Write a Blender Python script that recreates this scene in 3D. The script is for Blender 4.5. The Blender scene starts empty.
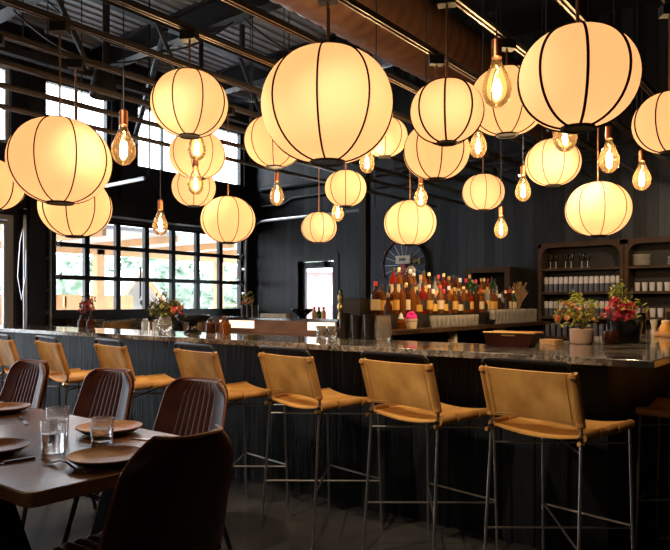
import bpy, math, random
from mathutils import Matrix, Vector
R = math.radians
PI = math.pi
random.seed(7)
S = bpy.context.scene
COL = S.collection
S.view_settings.view_transform = 'Standard'
S.view_settings.look = 'None'
S.view_settings.exposure = 0.0
S.view_settings.gamma = 1.0
S.view_settings.use_curve_mapping = False
ORD = ['first', 'second', 'third', 'fourth', 'fifth', 'sixth', 'seventh', 'eighth', 'ninth', 'tenth', 'eleventh', 'twelfth', 'thirteenth',
       'fourteenth', 'fifteenth', 'sixteenth', 'seventeenth', 'eighteenth', 'nineteenth', 'twentieth', 'twenty-first', 'twenty-second',
       'twenty-third', 'twenty-fourth', 'twenty-fifth', 'twenty-sixth', 'twenty-seventh', 'twenty-eighth', 'twenty-ninth', 'thirtieth']

# ------------------------------------------------------------------ materials
def new_mat(name):
    m = bpy.data.materials.new(name); m.use_nodes = True
    nt = m.node_tree
    return m, nt, nt.nodes['Principled BSDF']

def mat(name, col, rough=.5, metal=0., emit=None, estr=0., trans=0., ior=1.45, noise=None, bump=0., bscale=200., spec=.5):
    m, nt, b = new_mat(name)
    b.inputs['Base Color'].default_value = (*col, 1)
    b.inputs['Roughness'].default_value = rough
    b.inputs['Metallic'].default_value = metal
    b.inputs['Specular IOR Level'].default_value = spec
    b.inputs['IOR'].default_value = ior
    b.inputs['Transmission Weight'].default_value = trans
    if emit:
        b.inputs['Emission Color'].default_value = (*emit, 1)
        b.inputs['Emission Strength'].default_value = estr
    tc = nt.nodes.new('ShaderNodeTexCoord')
    if noise:
        scale, col2, detail = noise
        n = nt.nodes.new('ShaderNodeTexNoise'); n.inputs['Scale'].default_value = scale; n.inputs['Detail'].default_value = detail
        r = nt.nodes.new('ShaderNodeValToRGB')
        r.color_ramp.elements[0].position = .35; r.color_ramp.elements[0].color = (*col, 1)
        r.color_ramp.elements[1].position = .68; r.color_ramp.elements[1].color = (*col2, 1)
        nt.links.new(tc.outputs['Object'], n.inputs['Vector'])
        nt.links.new(n.outputs['Fac'], r.inputs['Fac'])
        nt.links.new(r.outputs['Color'], b.inputs['Base Color'])
    if bump:
        n2 = nt.nodes.new('ShaderNodeTexNoise'); n2.inputs['Scale'].default_value = bscale; n2.inputs['Detail'].default_value = 3
        bp = nt.nodes.new('ShaderNodeBump'); bp.inputs['Strength'].default_value = bump; bp.inputs['Distance'].default_value = .01
        nt.links.new(tc.outputs['Object'], n2.inputs['Vector'])
        nt.links.new(n2.outputs['Fac'], bp.inputs['Height'])
        nt.links.new(bp.outputs['Normal'], b.inputs['Normal'])
    return m

def plank_mat(name, col, col2, axis, width=.15, rough=.45, bump=.6, grain=1.):
    """vertical boards; axis = object coordinate across the boards"""
    m, nt, b = new_mat(name)
    N, Lk = nt.nodes, nt.links
    tc = N.new('ShaderNodeTexCoord'); sp = N.new('ShaderNodeSeparateXYZ')
    Lk.new(tc.outputs['Object'], sp.inputs[0])
    dv = N.new('ShaderNodeMath'); dv.operation = 'DIVIDE'; dv.inputs[1].default_value = width
    Lk.new(sp.outputs[axis], dv.inputs[0])
    fl = N.new('ShaderNodeMath'); fl.operation = 'FLOOR'; Lk.new(dv.outputs[0], fl.inputs[0])
    fr = N.new('ShaderNodeMath'); fr.operation = 'FRACT'; Lk.new(dv.outputs[0], fr.inputs[0])
    wn = N.new('ShaderNodeTexWhiteNoise'); wn.noise_dimensions = '1D'; Lk.new(fl.outputs[0], wn.inputs['W'])
    mp = N.new('ShaderNodeMapping'); mp.inputs['Scale'].default_value = (14, 14, 1.1)
    cb = N.new('ShaderNodeVectorMath'); cb.operation = 'ADD'
    Lk.new(tc.outputs['Object'], mp.inputs['Vector']); Lk.new(mp.outputs[0], cb.inputs[0]); Lk.new(wn.outputs['Color'], cb.inputs[1])
    no = N.new('ShaderNodeTexNoise'); no.inputs['Scale'].default_value = 2.2; no.inputs['Detail'].default_value = 6; no.inputs['Distortion'].default_value = .8
    Lk.new(cb.outputs[0], no.inputs['Vector'])
    ad = N.new('ShaderNodeMath'); ad.operation = 'MULTIPLY_ADD'; ad.inputs[1].default_value = .55; Lk.new(wn.outputs['Value'], ad.inputs[0])
    m2 = N.new('ShaderNodeMath'); m2.operation = 'MULTIPLY'; m2.inputs[1].default_value = .6; Lk.new(no.outputs['Fac'], m2.inputs[0])
    Lk.new(m2.outputs[0], ad.inputs[2])
    rp = N.new('ShaderNodeValToRGB'); rp.color_ramp.elements[0].position = .2; rp.color_ramp.elements[0].color = (*col, 1)
    rp.color_ramp.elements[1].position = .85; rp.color_ramp.elements[1].color = (*col2, 1)
    Lk.new(ad.outputs[0], rp.inputs['Fac'])
    gp = N.new('ShaderNodeMath'); gp.operation = 'GREATER_THAN'; gp.inputs[1].default_value = .06; Lk.new(fr.outputs[0], gp.inputs[0])
    gm = N.new('ShaderNodeMixRGB'); gm.inputs[1].default_value = (.001, .001, .001, 1); Lk.new(gp.outputs[0], gm.inputs[0]); Lk.new(rp.outputs['Color'], gm.inputs[2]); Lk.new(gm.outputs[0], b.inputs['Base Color'])
    hs = N.new('ShaderNodeMath'); hs.operation = 'MULTIPLY_ADD'; hs.inputs[1].default_value = .35 * grain
    Lk.new(no.outputs['Fac'], hs.inputs[0]); Lk.new(gp.outputs[0], hs.inputs[2])
    bp = N.new('ShaderNodeBump'); bp.inputs['Strength'].default_value = bump; bp.inputs['Distance'].default_value = .012
    Lk.new(hs.outputs[0], bp.inputs['Height']); Lk.new(bp.outputs['Normal'], b.inputs['Normal'])
    b.inputs['Roughness'].default_value = rough; b.inputs['Specular IOR Level'].default_value = .28
    return m

def granite_mat():
    m, nt, b = new_mat('black_granite')
    N, Lk = nt.nodes, nt.links
    tc = N.new('ShaderNodeTexCoord')
    n1 = N.new('ShaderNodeTexNoise'); n1.inputs['Scale'].default_value = 55; n1.inputs['Detail'].default_value = 8; n1.inputs['Roughness'].default_value = .8
    n2 = N.new('ShaderNodeTexNoise'); n2.inputs['Scale'].default_value = 2.3; n2.inputs['Detail'].default_value = 7; n2.inputs['Distortion'].default_value = 2.2
    r1 = N.new('ShaderNodeValToRGB'); r1.color_ramp.elements[0].position = .40; r1.color_ramp.elements[0].color = (.006, .006, .007, 1)
    r1.color_ramp.elements[1].position = .66; r1.color_ramp.elements[1].color = (.46, .43, .40, 1)
    r2 = N.new('ShaderNodeValToRGB'); r2.color_ramp.elements[0].position = .40; r2.color_ramp.elements[0].color = (0, 0, 0, 1)
    r2.color_ramp.elements[1].position = .56; r2.color_ramp.elements[1].color = (1, 1, 1, 1)
    mx = N.new('ShaderNodeMixRGB'); mx.inputs[1].default_value = (.022, .021, .022, 1)
    Lk.new(tc.outputs['Object'], n1.inputs['Vector']); Lk.new(tc.outputs['Object'], n2.inputs['Vector'])
    Lk.new(n1.outputs['Fac'], r1.inputs['Fac']); Lk.new(n2.outputs['Fac'], r2.inputs['Fac'])
    Lk.new(r2.outputs['Color'], mx.inputs[0]); Lk.new(r1.outputs['Color'], mx.inputs[2])
    Lk.new(mx.outputs[0], b.inputs['Base Color'])
    b.inputs['Roughness'].default_value = .09; b.inputs['Specular IOR Level'].default_value = .75
    return m

def pane_mat(name, tint=(1, 1, 1), gl=.08):
    m = bpy.data.materials.new(name); m.use_nodes = True
    nt = m.node_tree; N, Lk = nt.nodes, nt.links
    N.remove(N['Principled BSDF'])
    t = N.new('ShaderNodeBsdfTransparent'); t.inputs[0].default_value = (*tint, 1)
    g = N.new('ShaderNodeBsdfGlossy'); g.inputs['Roughness'].default_value = .03
    f = N.new('ShaderNodeLayerWeight'); f.inputs['Blend'].default_value = gl
    x = N.new('ShaderNodeMixShader')
    Lk.new(f.outputs['Fresnel'], x.inputs[0]); Lk.new(t.outputs[0], x.inputs[1]); Lk.new(g.outputs[0], x.inputs[2])
    Lk.new(x.outputs[0], N['Material Output'].inputs['Surface'])
    return m

def shade_mat(name, col, estr):
    """lantern cloth: glows by itself a little and lets its inner bulb through"""
    m = bpy.data.materials.new(name); m.use_nodes = True
    nt = m.node_tree; N, Lk = nt.nodes, nt.links
    N.remove(N['Principled BSDF'])
    tc = N.new('ShaderNodeTexCoord')
    mp = N.new('ShaderNodeMapping'); mp.inputs['Scale'].default_value = (40, 40, 160)
    no = N.new('ShaderNodeTexNoise'); no.inputs['Scale'].default_value = 3; no.inputs['Detail'].default_value = 4
    Lk.new(tc.outputs['Object'], mp.inputs[0]); Lk.new(mp.outputs[0], no.inputs['Vector'])
    rp = N.new('ShaderNodeValToRGB'); rp.color_ramp.elements[0].color = (.80, .66, .42, 1); rp.color_ramp.elements[1].color = (.93, .80, .54, 1)
    Lk.new(no.outputs['Fac'], rp.inputs['Fac'])
    df = N.new('ShaderNodeBsdfDiffuse'); tl = N.new('ShaderNodeBsdfTranslucent')
    Lk.new(rp.outputs['Color'], df.inputs[0]); Lk.new(rp.outputs['Color'], tl.inputs[0])
    mx = N.new('ShaderNodeMixShader'); mx.inputs[0].default_value = .62
    Lk.new(df.outputs[0], mx.inputs[1]); Lk.new(tl.outputs[0], mx.inputs[2])
    em = N.new('ShaderNodeEmission'); em.inputs[0].default_value = (*col, 1); em.inputs[1].default_value = estr
    ad = N.new('ShaderNodeAddShader'); Lk.new(mx.outputs[0], ad.inputs[0]); Lk.new(em.outputs[0], ad.inputs[1])
    Lk.new(ad.outputs[0], N['Material Output'].inputs['Surface'])
    return m

def emit_mat(name, col, s):
    m = bpy.data.materials.new(name); m.use_nodes = True
    nt = m.node_tree; N = nt.nodes; N.remove(N['Principled BSDF'])
    e = N.new('ShaderNodeEmission'); e.inputs[0].default_value = (*col, 1); e.inputs[1].default_value = s
    nt.links.new(e.outputs[0], N['Material Output'].inputs['Surface'])
    return m

M = {}
M['black_metal'] = mat('black_metal', (.012, .012, .014), .42, .6)
M['stool_metal'] = mat('stool_metal', (.42, .39, .37), .36, 1.)
M['dark_paint'] = mat('dark_paint', (.010, .010, .014), .5)
M['navy_paint'] = mat('navy_paint', (.010, .011, .022), .5)
M['soffit'] = mat('soffit', (.006, .006, .008), .5)
M['deck'] = mat('ceiling_deck', (.32, .325, .35), .6, .0, noise=(1.3, (.40, .405, .43), 3))
M['beam'] = mat('steel_beam', (.018, .018, .022), .5)
M['wood_black_x'] = plank_mat('charred_boards_x', (.003, .0035, .0045), (.030, .033, .040), 'X', .16, .42)
M['wood_black_y'] = plank_mat('charred_boards_y', (.006, .007, .009), (.022, .025, .032), 'Y', .16, .42)
M['wood_bar'] = plank_mat('charred_bar_boards', (.0015, .002, .003), (.016, .019, .024), 'X', .19, .42, .9, 2.2)
M['wood_bar'].node_tree.nodes['Principled BSDF'].inputs['Specular IOR Level'].default_value = .12
M['wood_bar_y'] = plank_mat('charred_bar_boards_side', (.0015, .002, .003), (.016, .019, .024), 'Y', .19, .42, .9, 2.2)
M['floor'] = mat('polished_concrete', (.030, .030, .033), .26, 0, noise=(1.6, (.085, .084, .086), 8), bump=.05, bscale=9, spec=.9)
M['granite'] = granite_mat()
M['stool_leather'] = mat('tan_leather', (.52, .25, .06), .5, 0, noise=(6, (.82, .47, .15), 7), bump=.08, bscale=160)
M['stool_leather_dark'] = mat('tan_leather_edge', (.40, .19, .05), .5, 0, noise=(9, (.54, .27, .08), 5))
M['brass'] = mat('brass', (.65, .44, .18), .3, 1.)
M['bordeaux'] = mat('oxblood_leather', (.020, .0055, .004), .40, 0, noise=(5, (.042, .011, .007), 5), bump=.05, bscale=120, spec=.15)
M['piping'] = mat('chair_piping', (.16, .055, .035), .4)
M['table_wood'] = mat('table_wood', (.095, .040, .019), .27, 0, noise=(6, (.22, .10, .048), 8), bump=.16, bscale=7, spec=1.)
M['table_wood'].node_tree.nodes['Principled BSDF'].inputs['Roughness'].default_value = .24
M['plate'] = mat('brown_stoneware', (.20, .088, .036), .38, 0, noise=(14, (.30, .14, .06), 6))
M['plate_under'] = mat('dark_stoneware', (.04, .022, .014), .5)
M['glass'] = mat('clear_glass', (1, 1, 1), .02, 0, trans=1., ior=1.35, bump=.25, bscale=90)
M['thin_glass'] = pane_mat('thin_glass', (.93, .93, .93), .25)
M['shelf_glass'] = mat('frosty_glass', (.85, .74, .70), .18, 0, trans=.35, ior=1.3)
M['shelf_glass_dark'] = mat('dark_shelf_glass', (.16, .15, .17), .12, 0, trans=.4, ior=1.3)  # darker glass for the lower halves and the fourth shelf
M['bar_glass'] = mat('bar_glass', (.97, .90, .80), .06, 0, trans=.82, ior=1.3, bump=.3, bscale=120)
M['pane'] = pane_mat('window_pane', (.98, .99, 1.), .12)
M['shade'] = shade_mat('lantern_cloth', (1., .47, .21), .52)
M['rib'] = mat('lantern_rib', (.006, .004, .003), .8, spec=.1)
M['cap'] = mat('lantern_cap', (.030, .024, .018), .5)
M['copper'] = mat('copper', (.36, .14, .07), .36, 1.)
M['copper_old'] = mat('aged_copper', (.10, .036, .017), .45, 1., noise=(4, (.17, .066, .03), 4))
M['rod'] = mat('bronze_rod', (.42, .22, .12), .38, 1.)
M['track'] = mat('track_metal', (.20, .16, .13), .36, 1.)
M['bulb'] = pane_mat('amber_bulb_glass', (1., .95, .84), .30)
_nt = M['bulb'].node_tree; _o = _nt.nodes['Material Output']; _src = _o.inputs['Surface'].links[0].from_socket
_tl = _nt.nodes.new('ShaderNodeBsdfTranslucent'); _tl.inputs[0].default_value = (1., .62, .28, 1)
_mx = _nt.nodes.new('ShaderNodeMixShader'); _mx.inputs[0].default_value = .016
_nt.links.new(_src, _mx.inputs[1]); _nt.links.new(_tl.outputs[0], _mx.inputs[2]); _nt.links.new(_mx.outputs[0], _o.inputs['Surface'])
M['filament'] = emit_mat('filament', (1., .50, .15), 40.)
M['duct'] = mat('duct_metal', (.14, .068, .042), .5, .3, noise=(2.2, (.19, .09, .055), 3))
M['galv'] = mat('galvanised', (.55, .56, .58), .35, 1.)
M['frame'] = mat('window_frame', (.012, .012, .014), .45)
M['pale_frame'] = mat('pale_frame', (.62, .63, .66), .5)
M['ivory'] = mat('ivory', (.75, .7, .6), .5)
M['white'] = mat('white_china', (.72, .66, .58), .35)
M['shelf_wood'] = mat('bookcase_wood', (.036, .018, .009), .55, 0, noise=(5, (.062, .031, .015), 6), spec=.2)
M['shelf_back'] = mat('bookcase_back', (.016, .011, .008), .6)
M['tin'] = mat('dark_tin', (.05, .042, .036), .28, .8)
M['black_gloss'] = mat('black_glaze', (.008, .008, .009), .15)
M['leaf'] = mat('leaf_green', (.25, .32, .045), .55, noise=(30, (.46, .48, .08), 2))
M['leaf_dark'] = mat('leaf_olive', (.05, .06, .018), .6, noise=(30, (.14, .13, .035), 2))
M['stem'] = mat('stem', (.06, .07, .02), .6)
M['petal_red'] = mat('petal_red', (.50, .035, .055), .5)
M['petal_pink'] = mat('petal_pink', (.75, .12, .16), .5)
M['petal_orange'] = mat('petal_orange', (.72, .22, .08), .5)
M['grass_dry'] = mat('dried_grass', (.34, .19, .09), .8)
M['blush'] = mat('blush_ceramic', (.50, .33, .25), .4, noise=(6, (.62, .44, .34), 4))
M['magenta'] = mat('magenta_napkin', (.85, .02, .33), .7)
M['cream'] = mat('cream_paper', (.72, .55, .36), .6)
M['label_yellow'] = mat('label_yellow', (.62, .34, .07), .6)
M['label_cream'] = mat('label_cream', (.60, .46, .28), .6)
M['label_black'] = mat('label_black', (.02, .018, .018), .5)
M['whiskey'] = mat('whiskey', (.27, .080, .014), .06, 0, trans=.5, ior=1.3)
M['dark_rum'] = mat('dark_rum', (.075, .024, .009), .06, 0, trans=.4, ior=1.3)
M['campari'] = mat('red_liqueur', (.36, .018, .010), .06, 0, trans=.5, ior=1.3)
M['gin'] = mat('clear_spirit', (.70, .68, .64), .06, 0, trans=.7, ior=1.3)
M['green_glass'] = mat('green_bottle', (.035, .10, .025), .07, 0, trans=.4, ior=1.3)
M['cork'] = mat('cork', (.45, .28, .14), .7)
M['cap_white'] = mat('cap_white', (.75, .74, .74), .4)
M['cap_red'] = mat('cap_red', (.55, .02, .02), .4)
M['wheel_blue'] = mat('wheel_blue', (.045, .060, .092), .5)
M['wood_orange'] = mat('cedar', (.66, .37, .17), .6, noise=(4, (.74, .45, .23), 4))
M['patio'] = mat('patio_concrete', (.62, .60, .58), .8)
M['canopy'] = mat('canvas', (.80, .78, .76), .8)
M['tree'] = mat('tree_leaves', (.16, .25, .16), .8, noise=(3.5, (.45, .52, .46), 6))
M['pinkwall'] = mat('pink_siding', (.36, .20, .19), .8)
M['copper_glow'] = emit_mat('copper_glow_emission', (1., .80, .58), 1.7)  # emission standing in for bright patches on the copper front
M['spot'] = emit_mat('spot_lamp', (1., .80, .5), 9.)
M['oak'] = mat('oak', (.50, .27, .11), .5, noise=(8, (.60, .35, .16), 5))
M['honey'] = mat('honey', (.75, .38, .07), .3, 0, trans=.2)
M['silver'] = mat('cutlery_steel', (.62, .62, .64), .22, 1.)
M['blade'] = mat('dark_cutlery', (.10, .085, .08), .3, .9)

# ------------------------------------------------------------------ mesh builder
class MB:
    def __init__(s): s.v = []; s.f = []; s.m = []; s.mi = 0
    def add(s, vs, fs):
        o = len(s.v); s.v += [tuple(p) for p in vs]
        s.f += [tuple(i + o for i in f) for f in fs]; s.m += [s.mi] * len(fs)
        return s
    def box(s, x0, x1, y0, y1, z0, z1, mtx=None):
        vs = [Vector(p) for p in ((x0,y0,z0),(x1,y0,z0),(x1,y1,z0),(x0,y1,z0),(x0,y0,z1),(x1,y0,z1),(x1,y1,z1),(x0,y1,z1))]
        if mtx: vs = [mtx @ p for p in vs]
        return s.add(vs, [(0,3,2,1),(4,5,6,7),(0,1,5,4),(1,2,6,5),(2,3,7,6),(3,0,4,7)])
    def rbox(s, x0, x1, y0, y1, z0, z1, r, mtx=None, n=3):
        """box with rounded vertical corners"""
        pts = []
        for cx, cy, a0 in ((x1-r,y1-r,0),(x0+r,y1-r,90),(x0+r,y0+r,180),(x1-r,y0+r,270)):
            for k in range(n+1):
                a = R(a0 + 90*k/n); pts.append((cx+r*math.cos(a), cy+r*math.sin(a)))
        N_ = len(pts)
        vs = [Vector((x,y,z0)) for x,y in pts] + [Vector((x,y,z1)) for x,y in pts]
        if mtx: vs = [mtx @ p for p in vs]
        fs = [tuple(range(N_-1,-1,-1)), tuple(range(N_,2*N_))] + [(i,(i+1)%N_,N_+(i+1)%N_,N_+i) for i in range(N_)]
        return s.add(vs, fs)
    def tube(s, pts, r, n=8, closed=False):
        pts = [Vector(p) for p in pts]; K = len(pts)
        rs = r if isinstance(r, (list, tuple)) else [r]*K
        vs = []; prev = None
        for i, p in enumerate(pts):
            a = pts[(i-1) % K] if (closed or i > 0) else p
            b = pts[(i+1) % K] if (closed or i < K-1) else p
            t = (b-a).normalized()
            if prev is None:
                u = t.cross(Vector((0,0,1)))
                if u.length < .1: u = t.cross(Vector((1,0,0)))
            else:
                u = prev - t*prev.dot(t)
            u.normalize(); prev = u; w = t.cross(u)
            for k in range(n):
                q = 2*PI*k/n; vs.append(p + (u*math.cos(q) + w*math.sin(q))*rs[i])
        fs = []
        for i in range(K if closed else K-1):
            j = (i+1) % K
            for k in range(n):
                l = (k+1) % n; fs.append((i*n+k, i*n+l, j*n+l, j*n+k))
        if not closed: fs += [tuple(range(n-1,-1,-1)), tuple(range((K-1)*n, K*n))]
        return s.add(vs, fs)
    def lathe(s, prof, n=20, c=(0,0,0), caps=True, mtx=None, sx=1., sy=1.):
        vs = []
        for r, z in prof:
            for k in range(n):
                q = 2*PI*k/n
                p = Vector((r*math.cos(q)*sx, r*math.sin(q)*sy, z))
                if mtx: p = mtx @ p
                vs.append(p + Vector(c))
        fs = []
        for i in range(len(prof)-1):
            for k in range(n):
                l = (k+1) % n; fs.append((i*n+k, i*n+l, (i+1)*n+l, (i+1)*n+k))
        if caps:
            if prof[0][0] > 1e-5: fs.append(tuple(range(n-1,-1,-1)))
            if prof[-1][0] > 1e-5: fs.append(tuple(range((len(prof)-1)*n, len(prof)*n)))
        return s.add(vs, fs)
    def ball(s, c, rx, ry=None, rz=None, nu=12, nv=7, mtx=None):
        ry = ry or rx; rz = rz or rx
        prof = [(math.sin(PI*i/nv), -math.cos(PI*i/nv)) for i in range(nv+1)]
        prof[0] = (.001, -1); prof[-1] = (.001, 1)
        m = (mtx or Matrix()) @ Matrix.Diagonal((rx, ry, rz, 1))
        return s.lathe(prof, nu, c, False, m)
    def grid(s, P):
        """P[i][j] points"""
        a, b = len(P), len(P[0])
        vs = [p for row in P for p in row]
        return s.add(vs, [(i*b+j, i*b+j+1, (i+1)*b+j+1, (i+1)*b+j) for i in range(a-1) for j in range(b-1)])
    def sheet(s, P, t, nrm=None):
        """closed thick sheet from a grid of points, thickness t along the local normal"""
        a, b = len(P), len(P[0]); P = [[Vector(p) for p in r] for r in P]
        Q = []
        for i in range(a):
            row = []
            for j in range(b):
                du = P[min(i+1,a-1)][j]-P[max(i-1,0)][j]; dv = P[i][min(j+1,b-1)]-P[i][max(j-1,0)]
                nn = du.cross(dv); nn.normalize(); row.append(P[i][j]+nn*t)
            Q.append(row)
        vs = [p for r in P for p in r] + [p for r in Q for p in r]; o = a*b
        fs = []
        for i in range(a-1):
            for j in range(b-1):
                q = (i*b+j, i*b+j+1, (i+1)*b+j+1, (i+1)*b+j)
                fs.append(q[::-1]); fs.append(tuple(k+o for k in q))
        for j in range(b-1):
            fs.append((j, j+1, o+j+1, o+j)); k = (a-1)*b; fs.append((k+j+1, k+j, o+k+j, o+k+j+1))
        for i in range(a-1):
            fs.append(((i+1)*b, i*b, o+i*b, o+(i+1)*b)); k = b-1; fs.append((i*b+k, (i+1)*b+k, o+(i+1)*b+k, o+i*b+k))
        return s.add(vs, fs)
    def build(s, name, m, parent=None, loc=(0,0,0), rz=0., smooth=True, bevel=0.):
        me = bpy.data.meshes.new(name); me.from_pydata(s.v, [], s.f)
        for q in (m if isinstance(m, (list, tuple)) else [m]): me.materials.append(q)
        if isinstance(m, (list, tuple)): me.polygons.foreach_set('material_index', s.m)
        if smooth:
            me.polygons.foreach_set('use_smooth', [True]*len(me.polygons))
            me.set_sharp_from_angle(angle=R(38))
        me.update()
        o = bpy.data.objects.new(name, me); COL.objects.link(o)
        o.location = loc; o.rotation_euler = (0, 0, rz)
        if parent: o.parent = parent
        if bevel:
            bv = o.modifiers.new('bevel', 'BEVEL'); bv.width = bevel; bv.segments = 2; bv.limit_method = 'ANGLE'
        return o

def tag(o, label, cat, group=None, kind=None):
    o['label'] = label; o['category'] = cat
    if group: o['group'] = group
    if kind: o['kind'] = kind
    return o
def thing(name, label, cat, loc=(0,0,0), rz=0., group=None):
    o = bpy.data.objects.new(name, None); COL.objects.link(o); o.empty_display_size = .05
    o.location = loc; o.rotation_euler = (0, 0, rz)
    return tag(o, label, cat, group)
def struct(o, label=None, cat=None):
    o['kind'] = 'structure'
    if label: o['label'] = label
    if cat: o['category'] = cat
    return o
def kids(o): return [c for c in bpy.data.objects if c.parent == o]
def copy_tree(o, loc, rz, label, depth=0):
    c = o.copy(); COL.objects.link(c)
    for ch in kids(o):
        d = ch.copy(); COL.objects.link(d); d.parent = c
        for g in kids(ch):
            e = g.copy(); COL.objects.link(e); e.parent = d
    c.location = loc; c.rotation_euler = (0, 0, rz); c['label'] = label
    return c

# ------------------------------------------------------------------ room shell
XW, YB, ZC = -9.9, 9.85, 5.5
XR, YF = 3.2, -4.6
def wall_cells(axis_lo, axis_hi, ztop, holes, fn):
    ys = sorted({axis_lo, axis_hi, *[h[0] for h in holes], *[h[1] for h in holes]})
    for a, b in zip(ys[:-1], ys[1:]):
        cuts = sorted([(h[2], h[3]) for h in holes if h[0] <= a + 1e-6 and h[1] >= b - 1e-6])
        z = 0.
        for z0, z1 in cuts:
            if z0 > z + 1e-6: fn(a, b, z, z0)
            z = z1
        if z < ztop: fn(a, b, z, ztop)
struct(MB().box(XW-.25, XR+.2, YF-.2, YB+.2, -.12, 0).build('floor', M['floor'], smooth=False), 'dark polished concrete floor of the restaurant', 'floor')
dk = MB()
dk.box(XW-.2, XR+.2, YF-.2, YB+.2, ZC+.06, ZC+.2)
x = XW-.2
while x < XR:                                   # ribs of the steel roof deck
    dk.box(x, x+.09, YF, YB, ZC+.025, ZC+.06); x += .18
struct(dk.build('ceiling', M['deck'], smooth=False), 'grey corrugated steel roof deck ceiling', 'ceiling')
GAR = (5.5, 9.62, 1.06, 2.70)
DOOR = (3.55, 4.86, .02, 2.62)
CLER = [(1.9,3.1),(3.6,4.80),(5.32,6.51),(7.02,8.22),(8.72,9.62)]
holes = [GAR, DOOR, (.4, 2.6, .25, 2.62)] + [(a, b, 3.68, 4.85) for a, b in CLER]
wl = MB(); wall_cells(YF-.2, YB+.2, ZC, holes, lambda a, b, z0, z1: wl.box(XW-.22, XW, a, b, z0, z1))
struct(wl.build('wall_left', M['navy_paint'], smooth=False), 'dark navy window wall on the left', 'wall')
BD = (-8.62, -7.72, .02, 2.12)
wb = MB(); wall_cells(XW-.2, XR+.2, ZC, [BD], lambda a, b, z0, z1: wb.box(a, b, YB, YB+.22, z0, z1))
struct(wb.build('wall_back', M['wood_black_x'], smooth=False), 'back wall of black stained vertical boards', 'wall')
struct(MB().box(XR, XR+.2, YF-.2, YB+.2, 0, ZC).build('wall_right', M['wood_black_y'], smooth=False), 'black boarded wall to the right', 'wall')
struct(MB().box(XW-.2, XR+.2, YF-.2, YF, 0, ZC).build('wall_front', M['wood_black_x'], smooth=False), 'black boarded wall behind the viewer', 'wall')

def window(name, y0, y1, z0, z1, label, cols=1, rows=1, fw=.06, fm='frame', mull=.04):
    w = thing(name, label, 'window', (XW-.11, y0, z0)); w['kind'] = 'structure'
    W, H = y1-y0, z1-z0
    f = MB(); f.box(-.05,.05,0,fw,0,H).box(-.05,.05,W-fw,W,0,H).box(-.05,.05,fw,W-fw,0,fw).box(-.05,.05,fw,W-fw,H-fw,H)
    for i in range(1, cols): f.box(-.03,.03,W*i/cols-mull/2,W*i/cols+mull/2,fw,H-fw)
    for i in range(1, rows): f.box(-.028,.028,fw,W-fw,H*i/rows-mull/2,H*i/rows+mull/2)
    f.build('window_frame', M[fm], w, smooth=False)
    MB().box(-.004,.004,fw*.6,W-fw*.6,fw*.6,H-fw*.6).build('pane', M['pane'], w, smooth=False)
    return w
wn = ['clerestory window above the lanterns, second from the left edge', 'clerestory window high at the left edge of the wall',
      'clerestory window behind the hanging clear bulb and large left lantern', 'clerestory window right of the slanted roof strut',
      'narrow clerestory window next to the back corner']
for i, (a, b) in enumerate(CLER):
    window('window_%d' % (i+1), a, b, 3.68, 4.85, wn[i], 2 if i in (2, 3) else 1, 1, .06, 'pale_frame' if i == 1 else 'frame', .03)
window('window_6', .4, 2.6, .25, 2.62, 'storefront window beside the dining table', 2, 1)

# sectional glass garage door: 7 by 3 panes
gd = thing('window_7', 'black framed glass garage door of seven by three panes, closed', 'garage door', (XW-.10, GAR[0], GAR[2])); gd['kind'] = 'structure'
W, H = GAR[1]-GAR[0], GAR[3]-GAR[2]
Z = [.13, .62, .69, 1.15, 1.22, H-.05]
f = MB()
f.box(-.04,.04,0,W,0,Z[0]); f.box(-.04,.04,0,W,Z[1],Z[2]); f.box(-.04,.04,0,W,Z[3],Z[4]); f.box(-.04,.04,0,W,Z[5],H)
cw = W/7
for i in range(8):
    a = max(0, cw*i-.045); b = min(W, cw*i+.045)
    for k in (0, 2, 4): f.box(-.04,.04,a,b,Z[k],Z[k+1])
f.build('door_frame', M['frame'], gd, smooth=False)
p = MB()
for i in range(7):
    for k in (0, 2, 4): p.box(-.005,.005,cw*i+.03,cw*(i+1)-.03,Z[k]-.01,Z[k+1]+.01)
p.build('pane', M['pane'], gd, smooth=False)
for y in (.06, W-.06):
    for z in (Z[1]+.035, Z[3]+.035):
        h = MB()
        for s in (-1, 1): h.tube([(.05,y-.07,z-.06*s),(.05,y+.07,z+.06*s)],.014,6)
        h.box(.04,.055,y-.03,y+.03,z-.03,z+.03); h.build('hinge', M['galv'], gd)
hd = MB().box(.04,.075,.16,.20,.18,.34).box(.07,.085,.172,.188,.16,.30); hd.build('latch', M['brass'], gd)
# dark soffit box above the garage door
struct(MB().box(XW, XW+.30, 5.25, 9.80, 2.74, 3.06).build('trim_1', M['soffit'], smooth=False), 'black housing box above the garage door', 'trim')
# garage door tracks
def gtrack(name, y, label, xe):
    pts = [(XW+.09,y,.02),(XW+.09,y,2.45)] + [(XW+.09+.5*(1-math.cos(a)), y, 2.45+.5*math.sin(a)) for a in (R(20),R(40),R(60),R(80),R(90))] + [(xe,y,2.96)]
    t = thing(name, label, 'track', (0,0,0))
    MB().tube(pts,.026,6).build('rail', M['galv'], t)
    for z in (1.15, 1.5, 2.0): MB().box(XW+.003,XW+.07,y-.03,y+.03,z-.02,z+.02).build('bracket', M['galv'], t)
    MB().tube([(xe+.1,y,2.98),(xe+.1,y,ZC)],.012,6).build('hanger', M['black_metal'], t)
gtrack('door_track', 9.58, 'curved galvanised garage door track beside the back corner', -6.7)
gtrack('door_track', 5.36, 'galvanised garage door track left of the glass garage door', -7.4)

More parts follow.
